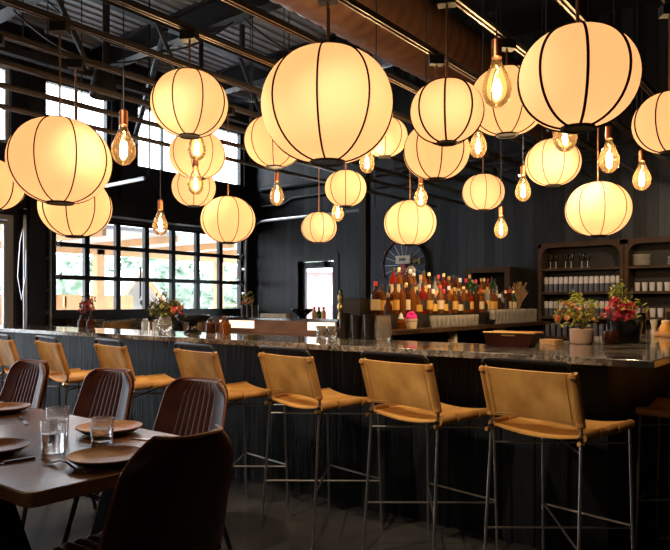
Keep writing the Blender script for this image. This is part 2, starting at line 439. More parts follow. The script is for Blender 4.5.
# glazed entrance at the left edge
d1 = thing('door_1', 'glazed door with pale frame at the left edge', 'door', (XW-.11, DOOR[0], 0)); d1['kind'] = 'structure'
W, H = DOOR[1]-DOOR[0], DOOR[3]
MB().box(-.05,.05,0,.06,.02,H).box(-.05,.05,W-.07,W,.02,H).box(-.05,.05,.06,W-.07,H-.07,H).build('frame', M['pale_frame'], d1, smooth=False)
MB().box(-.03,.03,.07,.17,.03,H-.08).box(-.03,.03,W-.13,W-.075,.03,H-.08).box(-.03,.03,.17,W-.13,.03,.30).box(-.03,.03,.17,W-.13,H-.14,H-.08).build('door_leaf', M['pale_frame'], d1, smooth=False)
MB().box(-.005,.005,  .165,W-.125,.29,H-.135).build('pane', M['pane'], d1, smooth=False)
t = thing('guide_pole', 'grey vertical metal pole beside the left glazed door', 'pole', (XW+.12, 4.95, 0))
MB().tube([(0,0,0),(0,0,2.72)],.03,10).build('pole', M['galv'], t)
MB().box(-.12,.05,-.05,.05,2.62,2.70).build('bracket', M['black_metal'], t)
MB().tube([(.03,-.01,2.6),(.05,-.10,2.2),(.06,-.14,1.7),(.05,-.08,1.35),(.04,-.01,1.7),(.035,0,2.1)],.008,6).build('pull_cord', M['galv'], t)

# back door
d2 = thing('door_2', 'black framed glass back door in the boarded wall', 'door', (BD[0], YB+.11, 0)); d2['kind'] = 'structure'
W, H = BD[1]-BD[0], BD[3]
MB().box(-.12,.0,-.13,.04,.0,H+.12).box(W,W+.12,-.13,.04,.0,H+.12).box(0,W,-.13,.04,H,H+.12).build('door_casing', M['dark_paint'], d2, smooth=False)
MB().box(.01,.11,-.03,.03,.03,H-.02).box(W-.10,W-.01,-.03,.03,.03,H-.02).box(.11,W-.10,-.03,.03,.03,.28).box(.11,W-.10,-.03,.03,H-.14,H-.02).build('door_leaf', M['frame'], d2, smooth=False)
MB().box(.105,W-.095,-.005,.005,.27,H-.13).build('pane', M['pane'], d2, smooth=False)
MB().box(.40,.66,-.11,-.035,H-.12,H-.05).tube([(.45,-.09,H-.05),(.75,-.12,H-.02)],.012,6).build('door_closer', M['black_metal'], d2)

# ceiling beams, truss, column
for i, (y, lab) in enumerate(((2.2,'steel roof beam nearest the viewer'),(4.2,'steel roof beam second from the viewer'),(6.2,'steel roof beam above the back bar'),(8.2,'steel roof beam nearest the back wall'))):
    b = MB().box(XW,XR,y-.10,y+.10,ZC-.04,ZC-.001).box(XW,XR,y-.012,y+.012,ZC-.34,ZC-.04).box(XW,XR,y-.10,y+.10,ZC-.38,ZC-.34)
    struct(b.build('trim_%d' % (i+2), M['beam'], smooth=False), lab, 'beam')
tr = thing('roof_truss', 'black open web steel roof truss near the tall windows', 'truss', (-7.25, 0, 0))
MB().box(-.06,.06,3.0,9.0,4.98,5.08).build('top_chord', M['beam'], tr, smooth=False)
MB().box(-.05,.05,3.0,9.8,4.02,4.10).build('bottom_chord', M['beam'], tr, smooth=False)
for i in range(8):
    y = 3.2+i*.75
    MB().tube([(0,y,5.0),(0,y+(.55 if i%2 else 0.),4.08)],.035,6).build('web_strut', M['beam'], tr)
for y in (3.1, 5.0, 7.0, 8.9): MB().box(-.03,.03,y-.03,y+.03,5.08,ZC).build('hanger', M['beam'], tr, smooth=False)
tag(MB().tube([(-7.25,5.58,4.98),(-9.79,6.85,4.04)],.045,8).build('diagonal_strut', M['beam']), 'slanted black steel strut in front of the tall windows', 'strut')
tag(MB().box(-6.47,-6.33,8.93,9.07,0,ZC-.0).build('steel_column', M['shelf_back'], smooth=False), 'dark square steel column in front of the back wall', 'column')
struct(MB().box(XW,XW+.14,5.02,5.24,0,ZC).build('trim_6', M['dark_paint'], smooth=False), 'dark steel column on the window wall left of garage door', 'column')
struct(MB().box(XW,XW+.12,6.62,6.9,3.07,ZC).build('trim_7', M['navy_paint'], smooth=False), 'dark steel column between the clerestory windows', 'column')

struct(MB().box(-5.1,XR,YF,YB,5.455,5.495).build('trim_8', M['shelf_back'], smooth=False), 'black ceiling panel added to darken the right half', 'ceiling panel')  # added dark sheet hiding the daylit deck on the right
# spiral duct
dp = []
y = -4.4
dpts, drs = [], []
k = 0
while y < 9.8:
    dpts.append((-3.48, y, 4.02)); drs.append(.34 if k % 4 else .355); y += .045; k += 1
tag(MB().tube(dpts, drs, 28).build('spiral_duct', M['duct']), 'large round spiral air duct under the ceiling', 'duct')

# pipes on the back wall
def pipe(name, pts, r, label, m='beam', cat='pipe'):
    return tag(MB().tube(pts, r, 8).build(name, M[m]), label, cat)
pipe('conduit', [(-9.6,9.799,3.62),(-3.0,9.799,3.62)], .05, 'thick dark pipe along the back wall, upper one')
pipe('conduit', [(-9.6,9.821,3.28),(-9.0,9.821,3.28),(-8.75,9.821,3.38),(-2.0,9.821,3.38)], .028, 'thin pipe along the back wall, lower one')
pipe('conduit', [(-5.9,9.819,3.44),(-5.75,9.819,3.47),(-5.5,9.819,3.52),(1.0,9.819,3.52)], .03, 'bent conduit on the back wall above the wheel')
for x0, y0, x1, y1, sag, lab in ((-7.9,4.2,-6.6,6.2,.55,'drooping black cable under the ceiling at upper left'),
        (-8.6,4.2,-7.9,6.2,.45,'drooping black cable nearest the clerestory windows'),(-6.4,6.2,-5.4,8.2,.4,'drooping black cable between the two far ceiling beams')):
    tag(MB().tube([(x0+(x1-x0)*t/12, y0+(y1-y0)*t/12, ZC-.39-sag*4*(t/12)*(1-t/12)) for t in range(13)], .014, 6).build('cable', M['beam']), lab, 'cable')

# ------------------------------------------------------------------ lighting tracks
ZT = 2.8
TX = {'W':-5.16,'V':-4.66,'Z':-4.22,'Y':-3.78,'E':-3.34,'D':-2.88,'C':-2.44,'A':-1.99,'B':-1.55,'F':-1.13,'G':-.72}
TL = {'W':'ceiling track nearest the window wall, carrying no lantern','V':'ceiling track second from the window wall, carrying the lowest lantern of the stacked trio',
 'Z':'ceiling track carrying the middle lantern of the stacked trio','Y':'ceiling track carrying the lantern at the left edge',
 'E':'ceiling track carrying the large left lantern on a copper rod','D':'ceiling track carrying the top lantern of the stacked trio',
 'C':'ceiling track carrying one far small bulb over the bookcase end','A':'ceiling track carrying the biggest lantern',
 'B':'ceiling track carrying the two lanterns right of the round duct','F':'ceiling track carrying the bulbs in front of the bookcases',
 'G':'ceiling track furthest right, carrying the large upper right lantern'}
for k, X in TX.items():
    t = thing('ceiling_track', 'black ' + TL[k], 'lighting track', (X, 0, ZT), 0, 'lighting tracks above the bar')
    y0, y1 = (.6, 8.2) if k not in 'WV' else (1.5, 9.2)
    MB().box(-.019,-.007,y0,y1,0,.02).box(.007,.019,y0,y1,0,.02).build('rail', M['track'], t, smooth=False)
    MB().box(-.019,.019,y0,y1,.02,.032).build('rail_back', M['beam'], t, smooth=False)
    zt_ = {'E':3.695,'Y':3.79}.get(k, ZC)-ZT
    for y in (y0+1.3, y0+3.6, y0+5.9): MB().tube([(0,y,.03),(0,y,zt_)],.005,6).build('suspension_wire', M['beam'], t)

# ------------------------------------------------------------------ lanterns
GL = 'ribbed cloth lanterns over the bar'
def lantern(x, y, z, D, tr, label, a0=0.):
    t = thing('globe_lantern', label, 'lantern', (x, y, z), R(a0), GL)
    Rr, H = D/2, D*.427
    def prof(u):
        return Rr*max(math.cos(u), 0)**.88, H*math.sin(u)
    u1 = math.acos(.20)
    nu, nv = 64, 22
    mb = MB(); P = []
    for i in range(nv+1):
        u = -u1 + 2*u1*i/nv
        r, zz = prof(u)
        row = []
        for k in range(nu+1):
            q = 2*PI*k/nu
            lob = 1 - .035*(1-abs(math.sin(4*q))**.7)*math.cos(u)**.6
            row.append((r*lob*math.cos(q), r*lob*math.sin(q), zz))
        P.append(row)
    mb.grid(P); mb.build('shade', M['shade'], t)
    rb = MB(); pts = []
    for i in range(nv+1):
        u = -u1 + 2*u1*i/nv; r, zz = prof(u); lob = 1-.035*math.cos(u)**.6
        pts.append((r*lob+.003, 0, zz*1.004))
    rb.tube(pts, .0048 if math.hypot(x, y) < 3.4 else (.0036 if math.hypot(x, y) < 4.4 else .0028), 6)
    first = rb.build('rib', M['rib'], t)
    for k in range(1, 8):
        c = first.copy(); COL.objects.link(c); c.parent = t; c.rotation_euler = (0, 0, k*PI/4)
    rc, zc = prof(u1)
    ring = lambda s: [(rc*1.03*math.cos(2*PI*k/24), rc*1.03*math.sin(2*PI*k/24), s*zc) for k in range(24)]
    MB().tube(ring(-1), .009, 6, True).lathe([(.002,-zc+.004),(rc*.97,-zc+.004),(rc*.97,-zc-.004),(.002,-zc-.004)],24,caps=False).build('bottom_cap', M['cap'], t)
    MB().tube(ring(1), .006, 6, True).lathe([(.002,zc+.004),(rc*.97,zc+.004)],24,caps=False).build('top_cap', M['cap'], t)
    MB().tube([(0,0,zc),(0,0,ZT-z-.02)], .006 if D > .33 else .004, 8).build('rod', M['rod'], t)
    MB().box(-.045,.045,-.03,.03,ZT-z-.05,ZT-z).build('track_clip', M['black_metal'], t, smooth=False)
    li = bpy.data.lights.new('lantern_bulb', 'POINT'); li.energy = (.68 if math.hypot(x, y) < 3.8 else .64)*(D/.5)**2; li.color = (1., .61, .40); li.shadow_soft_size = .035
    lo = bpy.data.objects.new('lantern_bulb', li); COL.objects.link(lo); lo.parent = t; lo.location = (0, 0, -.10*D)
    return t
LAN = [
 (-3.34,1.88,2.08,.531,'large lantern on a copper rod in front of the left clerestory windows',8),
 (-3.78,1.74,1.98,.325,'small lantern cut off by the left edge of the picture',30),
 (-3.78,2.23,1.91,.434,'lantern partly hidden below the large left lantern',20),
 (-2.88,2.38,2.42,.42,'topmost lantern of the stacked trio before the windows',0),
 (-4.22,3.57,2.515,.459,'middle lantern of the stacked trio before the windows',12),
 (-4.66,3.90,2.338,.396,'lowest lantern of the stacked trio before the windows',25),
 (-3.78,3.50,1.94,.416,'lantern hanging alone in front of the garage door right end',0),
 (-3.34,3.55,2.49,.441,'lantern half hidden behind the lower left of the biggest lantern',15),
 (-1.99,2.49,2.27,.643,'biggest lantern, at the centre top of the room',5),
 (-2.88,4.32,2.80-.02,.361,'lantern almost hidden behind the right side of the biggest lantern',10),
 (-1.55,2.87,2.25,.356,'lantern right of the biggest one, below the round duct',0),
 (-1.99,3.55,2.24,.402,'lantern directly below and behind another, right of the biggest lantern',14),
 (-1.55,3.58,2.47,.447,'lantern behind the clear bulb, left of the large upper right lantern',22),
 (-.72,2.24,2.07,.391,'large lantern at the upper right, second in size',2),
 (-.72,3.67,2.23,.354,'lantern cut off by the right edge of the picture',10),
 (-1.99,5.55,2.49,.458,'lantern below the large upper right lantern, behind a bulb',18),
 (-1.55,5.31,2.03,.491,'lantern hanging in front of the bookcase with glasses',3),
 (-2.88,6.08,2.40,.417,'small lantern high over the right end of the bottle rows',9),
 (-3.34,5.45,2.07,.50,'lantern in front of the round wall wheel above the bottles',24),
 (-3.34,4.42,2.26,.353,'small lantern just beneath the biggest lantern',12),
 (-4.22,5.14,2.06,.358,'smallest lantern, above the glass back door',30),
]
for (x, y, z, D, lab, a) in LAN: lantern(x, y, (min(z, ZT-.47*D-.03) if z > 2.6 else z) - .02*max(0, min(1, (5.0-(.79*y-.616*x))/1.2)), D, None, 'cream ribbed ' + lab, a + 25)

# ------------------------------------------------------------------ bare filament bulbs
def bulb(x, y, z, label, s=1., e=5.):
    t = thing('filament_bulb', label, 'bulb', (x, y, z), random.uniform(0, 3), 'bare filament bulbs hanging between the lanterns')
    pr = [(.001,-.088),(.022,-.083),(.042,-.068),(.055,-.043),(.060,-.018),(.057,.008),(.047,.036),(.033,.066),(.022,.092),(.0185,.115)]
    MB().lathe([(r*s,q*s) for r,q in pr],20,caps=False).build('glass', M['bulb'], t)
    MB().lathe([(.0185*s,.112*s),(.021*s,.114*s),(.021*s,.185*s),(.012*s,.192*s),(.004,.198*s)],16).build('socket', M['copper'], t)
    pts = []
    for k in range(36):
        q = k/35; a = q*PI*4.4
        pts.append((.0085*s*math.cos(a)*(1-.3*q), .0085*s*math.sin(a)*(1-.3*q), (-.055+.14*q)*s))
    MB().tube(pts, .0014, 5).build('filament', M['filament'], t)
    MB().tube([(0,0,.195*s),(0,0,ZT-z)], .0028, 6).build('cord', M['beam'], t)
    li = bpy.data.lights.new('bulb_light', 'POINT'); li.energy = e; li.color = (1., .70, .38); li.shadow_soft_size = .02
    lo = bpy.data.objects.new('bulb_light', li); COL.objects.link(lo); lo.parent = t; lo.location = (0, 0, 0)
BUL = [(-2.88,1.96,2.08,'clear filament bulb beside the large left lantern, before the windows'),
 (-3.34,2.82,2.31,'filament bulb in front of the middle lantern of the stacked trio'),
 (-3.78,3.18,2.18,'filament bulb in front of the lowest lantern of the stacked trio'),
 (-4.22,3.20,1.91,'filament bulb hanging in front of the garage door panes'),
 (-3.78,4.05,2.20,'filament bulb left of the back corner pipe, below a half hidden lantern'),
 (-1.13,2.51,2.18,'filament bulb large in front of the lantern at upper right'),
 (-1.55,4.56,2.46,'filament bulb under the bottom cap of the large upper right lantern'),
 (-1.13,4.09,2.16,'filament bulb above the lantern in front of the bookcase'),
 (-1.13,4.87,2.16,'filament bulb furthest to the right, over the right bookcase'),
 (-1.99,4.12,2.37,'filament bulb right of two overlapping lanterns, above a small lantern'),
 (-1.99,4.90,2.17,'filament bulb next to the bright spot lamp'),
 (-2.44,5.51,1.96,'filament bulb hanging lowest, against the boards above the bottles'),
 (-2.88,4.08,2.37,'filament bulb peeking out below the right side of the biggest lantern'),
 (-3.78,4.88,2.15,'filament bulb between the small and smallest lantern above the back door'),
 (-2.88,4.87,2.20,'filament bulb in front of the lantern before the wall wheel')]
for x, y, z, lab in BUL: bulb(x, y, z, lab, 1.36 if y == 4.56 else 1., 17. if y > 4.85 else (14. if y > 4.05 else 8.))
# bright spot lamps and black dome lamp
for i, (x, y, z, lab) in enumerate(((-3.70,9.0,3.12,'small bright spot lamp glowing above the bottle rows'),(-4.09,9.0,3.17,'small bright spot lamp left beside the small high lantern'))):
    t = thing('spot_lamp', lab, 'spot lamp', (x, y, z))
    MB().lathe([(.02,.10),(.035,.08),(.035,.0),(.028,.0)],14).build('lamp_body', M['black_metal'], t)
    MB().ball((0,0,-.004),.024).build('lamp_lens', M['spot'], t)
    MB().tube([(0,0,.09),(0,0,(3.74 if i == 0 else ZC)-z)],.006,6).build('stem', M['beam'], t)
t = thing('dome_pendant', 'black dome pendant hanging before the clerestory windows', 'pendant', (-6.0,3.85,3.40))
MB().lathe([(.001,.34),(.03,.335),(.075,.29),(.11,.20),(.135,.08),(.14,0),(.132,0),(.10,.19),(.03,.31),(.001,.32)],22,caps=False).build('dome_shade', M['beam'], t)
MB().tube([(0,0,.33),(0,0,ZC-3.40)],.012,8).build('stem', M['beam'], t)

# ------------------------------------------------------------------ bar
ZB = 1.05
bar = thing('bar_counter', 'U-shaped bar with polished black granite top and charred board front', 'bar', (0,0,0))
sl = MB()
def poly_slab(pts, z0, z1):
    n = len(pts); vs = [(x,y,z0) for x,y in pts]+[(x,y,z1) for x,y in pts]
    return MB().add(vs, [tuple(range(n-1,-1,-1)), tuple(range(n,2*n))]+[(i,(i+1)%n,n+(i+1)%n,n+i) for i in range(n)])
XE = -.67
poly_slab([(-8.6,3.10),(XE,3.10),(XE,7.2),(-1.50,7.2),(-1.50,3.74),(-8.6,3.74)], ZB-.035, ZB).build('granite_top', M['granite'], bar, smooth=False, bevel=.004)
MB().box(-8.4,-.95,3.42,3.50,0,ZB-.035).build('front_panel', M['wood_bar'], bar, smooth=False)
MB().box(-1.03,-.95,3.50,7.1,0,ZB-.035).build('side_panel', M['wood_bar_y'], bar, smooth=False)
MB().box(-1.35,-1.30,3.74,7.1,0,ZB-.035).box(-8.4,-1.30,3.66,3.72,0,ZB-.035).build('inner_panel', M['soffit'], bar, smooth=False)

# copper service station at the far left
cs = thing('service_station', 'copper clad service station behind the bar near the back door', 'counter', (0,0,0))
MB().box(-8.5,-5.72,7.38,8.1,1.035,1.07).build('station_top', M['granite'], cs, smooth=False)
MB().box(-8.45,-5.77,7.43,8.05,.0,.80).build('base_cabinet', M['soffit'], cs, smooth=False)
MB().box(-8.45,-5.77,7.43,7.47,.80,1.035).box(-8.45,-5.77,7.30,7.43,.80,.83).build('copper_front', M['copper_old'], cs, smooth=False)
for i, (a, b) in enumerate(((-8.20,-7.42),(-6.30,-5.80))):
    tag(MB().box(a,b,7.405,7.425,.90,1.02).build('added_glow', M['copper_glow'], smooth=False),
        ('added glowing patch on the service station front, left one' , 'added glowing patch on the service station front, right one')[i], 'light')  # emissive boxes added where the copper front shows bright patches

# window ledge counter with its stools
tag(MB().box(XW+.02,-9.35,5.6,9.55,1.0,1.04).box(XW+.02,XW+.06,5.65,9.5,.75,1.0).build('window_ledge', M['granite'], smooth=False), 'narrow dark drink ledge below the garage door', 'ledge')

# back bar island
bb = thing('back_bar', 'back bar cabinet carrying bottle tiers and glass rows', 'cabinet', (0,0,0))
MB().box(-3.62,-2.84,4.42,7.85,1.045,1.08).build('cabinet_top', M['shelf_wood'], bb, smooth=False)
MB().box(-3.6,-2.90,4.46,4.52,0,1.045).box(-3.6,-2.90,7.75,7.81,0,1.045).box(-3.6,-3.54,4.5,7.8,0,1.045).box(-3.54,-2.9,4.5,7.8,.45,.5).build('carcass', M['shelf_back'], bb, smooth=False)
for y in (5.55, 6.65): MB().box(-2.98,-2.90,y-.02,y+.02,0,1.045).build('post', M['cream'], bb, smooth=False)
MB().box(-3.22,-3.06,4.46,7.6,1.08,1.20).build('lower_riser', M['shelf_back'], bb, smooth=False)
MB().box(-3.40,-3.22,4.46,7.6,1.08,1.34).build('upper_riser', M['shelf_back'], bb, smooth=False)

# ------------------------------------------------------------------ bar stools
def make_stool(label):
    t = thing('bar_stool', label, 'stool', (0,0,0), 0, 'tan leather bar stools along the front of the bar')
    w = .235
    for s in (-1, 1):
        MB().tube([(s*.25,-.255,0),(s*.238,-.205,.72),(s*.236,-.20,.78),(s*.234,-.27,1.02)],.0075,8).build('rear_leg', M['stool_metal'], t)
        MB().tube([(s*.25,.245,0),(s*.24,.225,.735)],.0075,8).build('front_leg', M['stool_metal'], t)
        MB().tube([(s*.236,-.215,.735),(s*.238,.235,.735)],.0105,8).build('seat_rail', M['black_metal'], t)
    pts = [(-.234,-.27,1.02)]+[(-.234+.03*(1-math.cos(a)),-.273-.006*math.sin(a),1.02+.03*math.sin(a)) for a in (R(30),R(60),R(90))]
    pts += [(-x,y,z) for x,y,z in pts[::-1]]
    MB().tube(pts,.0095,8).build('top_rail', M['black_metal'], t)
    for z, m in ((.66,'stool_metal'),(.27,'stool_metal')):
        yb = -.255+.05*z/.72; yf = .245-.02*z/.735
        MB().tube([(-.245,yb,z),(.245,yf,z)],.005,8).build('cross_brace', M[m], t)
        MB().tube([(.245,yb,z+.013),(-.245,yf,z+.013)],.005,8).build('cross_brace', M[m], t)
    MB().tube([(-.245,.238,.28),(.245,.238,.28)],.006,8).build('foot_rail', M['stool_metal'], t)
    # back sling, wrapped round the posts
    def yb(z): return -.20-.07*(z-.78)/.24
    P = []
    for i in range(7):
        z = .785+.228*i/6; row = []
        for j in range(17):
            x = -.243+.486*j/16
            bow = .018*(1-(x/.243)**2)
            row.append((x, yb(z)-.014+bow, z-.006*(1-(x/.243)**2)*(1 if i else -1)))
        P.append(row)
    b = MB().sheet(P, .007); bk = b.build('backrest', M['stool_leather'], t)
    for s in (-1, 1):
        MB().tube([(s*.238,yb(z)+.001,z) for z in (.785,.84,.9,.96,1.013)],.0185,10).build('rolled_edge', M['stool_leather_dark'], bk)
        for z in (.795, 1.0): MB().tube([(s*.238,yb(z)-.002,z-.007),(s*.238,yb(z)-.002,z+.007)],.021,10).build('strap', M['stool_leather_dark'], bk)
        MB().tube([(s*.205,yb(z)-.0135,z) for z in (.795,.9,1.005)],.0016,5).build('seam', M['stool_leather_dark'], bk)
        MB().tube([(s*.245,-.235,.722),(s*.245,-.205,.715)],.010,8).build('bolt', M['brass'], t)
    MB().tube([(x,yb(.795)-.0145+.018*(1-(x/.243)**2),.797+.006*(1-(x/.243)**2)) for x in [-.21+.42*k/10 for k in range(11)]],.0022,5).build('seam', M['stool_leather_dark'], bk)
    # seat sling
    P = []
    for i in range(11):
        y = -.20+.44*i/10; row = []
        for j in range(13):
            x = -.25+.50*j/12
            sag = .028*(1-(x/.25)**2)
            row.append((x, y, .752-sag+(.012*(y+.2)/.44)))
        P.append(row)
    st = MB().sheet([r[::-1] for r in P], -.008).build('seat', M['stool_leather'], t)
    for s in (-1, 1):
        for a, b2 in ((-.20,-.09),(-.075,.075),(.09,.24)):
            MB().tube([(s*.24,a,.742),(s*.24,b2,.746)],.021,10).build('rolled_edge', M['stool_leather_dark'], st)
    return t
spots = [(-1.315,2.79),(-1.97,2.765),(-2.675,2.745),(-3.33,2.66),(-4.17,2.63),(-4.87,2.57),(-5.5,2.54)]
names = ['tan leather bar stool nearest the viewer, at the right in front of the bar', 'tan leather bar stool at the bar, second from the right',
 'tan leather bar stool in the middle of the bar row, third from the right', 'tan leather bar stool behind the oxblood chair nearest the bar end, fourth from the right',
 'tan leather bar stool at the bar, third from the left edge', 'tan leather bar stool at the bar, second from the left edge', 'tan leather bar stool cut off at the left edge of the picture']
a = R(-10); rot = Matrix.Rotation(a, 2)
proto = None
for i, (x, y) in enumerate(spots):
    c = Vector((x, y)) + rot @ Vector((.217, .27))
    if proto is None:
        proto = make_stool(names[0]); proto.location = (c.x, c.y, 0); proto.rotation_euler = (0,0,a); proto.scale = (.92, 1.04, 1)
    else: copy_tree(proto, (c.x, c.y, 0), a, names[i])
for i, y in enumerate((3.86, 4.62, 5.38)):
    o = copy_tree(proto, (-.62, y, 0), R(90), 'dim bar stool at the right end of the bar, ' + ('nearest to the corner', 'middle one of three', 'furthest from the corner')[i])
    o['group'] = 'bar stools at the right end of the bar'
for i, y in enumerate((5.95, 6.72, 7.50, 8.28, 9.05)):
    o = copy_tree(proto, (-9.18, y, 0), R(90), 'tan stool at the window ledge, %s from the left' % ORD[i])
    o['group'] = 'stools facing the garage door'

# ------------------------------------------------------------------ dining table
TZ = .76
tb = thing('dining_table', 'brown wooden dining table with black crossed legs, set for a meal', 'table', (-3.5,1.33,0))
tp = MB(); tp.rbox(-1.68,1.67,-.395,.40,TZ-.045,TZ,.03)
tp.build('tabletop', M['table_wood'], tb, bevel=.004)
for sx in (-1.46, 1.17):
    for s in (-1, 1):
        m = Matrix.Translation((sx, 0, 0))
        l = MB(); b0, b1 = s*.075, s*.30
        vs = [(-.045,b0-.06,0.02),(.045,b0-.06,0.02),(.045,b0+.06,0.02),(-.045,b0+.06,0.02),(-.045,b1-.06,TZ-.06),(.045,b1-.06,TZ-.06),(.045,b1+.06,TZ-.06),(-.045,b1+.06,TZ-.06)]
        l.add([m @ Vector(v) for v in vs], [(0,3,2,1),(4,5,6,7),(0,1,5,4),(1,2,6,5),(2,3,7,6),(3,0,4,7)])
        l.build('leg', M['black_metal'], tb, smooth=False)
    MB().box(sx-.05,sx+.05,-.36,.36,TZ-.06,TZ-.045).build('top_bracket', M['black_metal'], tb, smooth=False)
    MB().box(sx-.05,sx+.05,-.36,.36,0,.02).build('foot_bar', M['black_metal'], tb, smooth=False)

# oxblood dining chairs
def make_chair(label, W=.27, SD=.56, RS=.80, RD=.34):
    t = thing('dining_chair', label, 'chair', (0,0,0), 0, 'oxblood leather dining chairs around the table')
    # backrest: channelled leather shell, front is -Y, thickness grows backward
    def outline(u):          # half width at height fraction u
        return W*(1.06-.20*u)*(1 if u < RS else 1-RD*((u-RS)/(1-RS))**2.6)
    P = []
    nz, nx = 22, 61
    for i in range(nz+1):
        u = i/nz; z = .44+.44*u; hw = outline(u); row = []
        for j in range(nx):
            q = -1+2*j/(nx-1); x = q*hw
            wrap = -.03*abs(q)**3
            ch = .012*abs(math.sin(q*PI*6))**.8 if abs(q) < .5 else .008*min(1,(abs(q)-.5)/.06)
            if u > .95: ch *= (1-u)/.05
            row.append((x, .02+.13*u+wrap-ch, z))
        P.append(row)
    def back_front(P): 
        b = MB(); b.grid(P)
        Q = []
        for r_ in P:
            rr = []
            for j, p_ in enumerate(r_):
                q = -1+2*j/(nx-1)
                rr.append((p_[0]*1.01, .02+.13*((p_[2]-.44)/.44)-.03*abs(q)**3+.052*(1-abs(q)**6)+.006, p_[2]+.008))
            Q.append(rr)
        b.grid([r_[::-1] for r_ in Q])
        # seal the border
        border = lambda A: [A[0][j] for j in range(nx)]+[A[i][nx-1] for i in range(1,nz+1)]+[A[nz][j] for j in range(nx-2,-1,-1)]+[A[i][0] for i in range(nz-1,0,-1)]
        A, B = border(P), border(Q); n = len(A)
        b.add(A+B, [(k,n+k,n+(k+1)%n,(k+1)%n) for k in range(n)])
        return b, B
    b, B = back_front(P)
    bk = b.build('backrest', M['bordeaux'], t)
    MB().tube([Vector(p_)+Vector((0,-.004,.0)) for p_ in B[nx-1:]][:-1], .0065, 6).build('piping', M['piping'], bk)
    # seat with ribs
    P = []
    for i in range(15):
        u = i/14; y = .06-SD*u; row = []
        for j in range(nx):
            q = -1+2*j/(nx-1); hw = W*(.84+.13*u) if u < .85 else W*.97*(1-.18*((u-.85)/.15)**2)
            row.append((q*hw, y, .475+.012*abs(math.sin(q*PI*5))*(1 if .04 < u < .93 else .2)-.03*max(0,(abs(q)-.8)/.2)**2-.05*max(0,(u-.86)/.14)**2))
        P.append(row)
    st = MB().sheet(P, .075)
    zmid = sum(v[2] for v in st.v[15*nx:15*nx+60])/60
    if zmid > .5: st = MB().sheet([r_[::-1] for r_ in P], .075)
    st.build('seat', M['bordeaux'], t)
    for s in (-1, 1):
        MB().tube([(s*.22,.0-SD,0),(s*.18,.1-SD,.40)],.012,8).build('leg', M['black_metal'], t)
        MB().tube([(s*.22,.16,0),(s*.18,.04,.40)],.012,8).build('leg', M['black_metal'], t)
    MB().tube([(-.18,.1-SD,.39),(.18,.1-SD,.39),(.18,.04,.39),(-.18,.04,.39)],.011,8,True).build('seat_frame', M['black_metal'], t)
    return t
ch = make_chair('oxblood leather dining chair at the table end, its smooth back nearest the viewer', .245, .42, .66, .42)
ch.location = (-1.80,1.375,0); ch.rotation_euler = (0,0,R(-90))
row0 = make_chair('oxblood ribbed dining chair across the table, rightmost of three in the row'); row0.location = (-2.74,2.20,0)
for x, lab in ((-3.55,'oxblood ribbed dining chair across the table, middle of three in the row'),(-4.52,'oxblood ribbed dining chair across the table, leftmost of three in the row')):
    copy_tree(row0, (x,2.20,0), 0, lab)

# tableware
def plate(x, y, r, lab):
    t = thing('stoneware_plate', lab, 'plate', (x, y, TZ+.001), 0, 'brown plates on the dining table')
    MB().lathe([(.001,.008),(r*.62,.008),(r*.80,.016),(r*.97,.028),(r,.031),(r*1.0,.027)],40,caps=False).build('plate_top', M['plate'], t)
    MB().lathe([(.001,0),(r*.55,0),(r*.60,.003),(r*.82,.010),(r*1.0,.0268)],40,caps=False).build('plate_base', M['plate_under'], t)
for q in ((-1.975,1.28,.128,'brown stoneware plate nearest the chair at the table end'),(-2.42,1.58,.132,'brown stoneware plate behind a water glass, far right side of table'),
          (-3.30,1.55,.135,'brown stoneware plate at the far left side of the table'),(-2.42,1.10,.128,'brown stoneware plate at the near left side of table')): plate(*q)
def tumbler(x, y, lab, r=.046, h=.112):
    t = thing('water_glass', lab, 'glass', (x, y, TZ+.001), 0, 'pressed glass tumblers on the dining table')
    MB().lathe([(.001,0),(r*.86,0),(r*.9,.004),(r,h),(r*.94,h+.001),(r*.84,.014),(.001,.012)],28,caps=False).build('glass_body', M['glass'], t)
    MB().lathe([(.001,.0135),(r*.82,.0145),(r*.885,h*.62),(.001,h*.62)],24,caps=False).build('water', M['glass'], t)
tumbler(-2.275,1.256,'clear tumbler in front of another tumbler on the dining table',.045)
tumbler(-2.54,1.42,'clear tumbler behind the nearest one on the dining table',.045,.115)
tumbler(-2.255,1.44,'clear tumbler standing alone between the two right hand plates',.044,.10)
def fork(x, y, rz, lab):
    t = thing('fork', lab, 'fork', (x, y, TZ+.001), rz, 'cutlery on the dining table')
    MB().sheet([[(-.075+.022*i,yy,.006+.012*math.sin(i*.75)) for yy in (-.004-.005*(i<1),.004+.005*(i<1))] for i in range(10)], .003).build('handle', M['blade'], t)
    for k in range(4):
        yy = -.0105+.007*k
        MB().tube([(-.072,yy*.8,.007),(-.10,yy,.004),(-.13,yy,.012)],.0017,5).build('tine', M['blade'], t)
fork(-2.02,1.165,R(6),'dark metal fork near the table corner')
def knife(x, y, rz, lab, m='silver'):
    t = thing('table_knife', lab, 'knife', (x, y, TZ+.001), rz, 'cutlery on the dining table')
    MB().box(-.11,.0,-.009,.009,.0,.004).build('blade', M['silver'], t, smooth=False)
    MB().box(.0,.10,-.006,.006,.0,.009).build('handle', M[m], t, smooth=False)
knife(-2.235,1.06,R(82),'dark handled knife lying across the near side of table','blade')
knife(-2.16,1.60,R(20),'table knife beside the far plate near the rightmost chair','blade')
knife(-2.98,1.50,R(160),'table knife beside the far left plate','blade')
tag(MB().sheet([[(-2.17+.22*i/5, 1.60+.09*j/3+.02*i/5, TZ+.0035+.003*math.sin(i*2+j)) for j in range(4)] for i in range(6)],-.002).build('napkin', M['canopy']), 'folded pale napkin beside the far right plate', 'napkin') if False else None

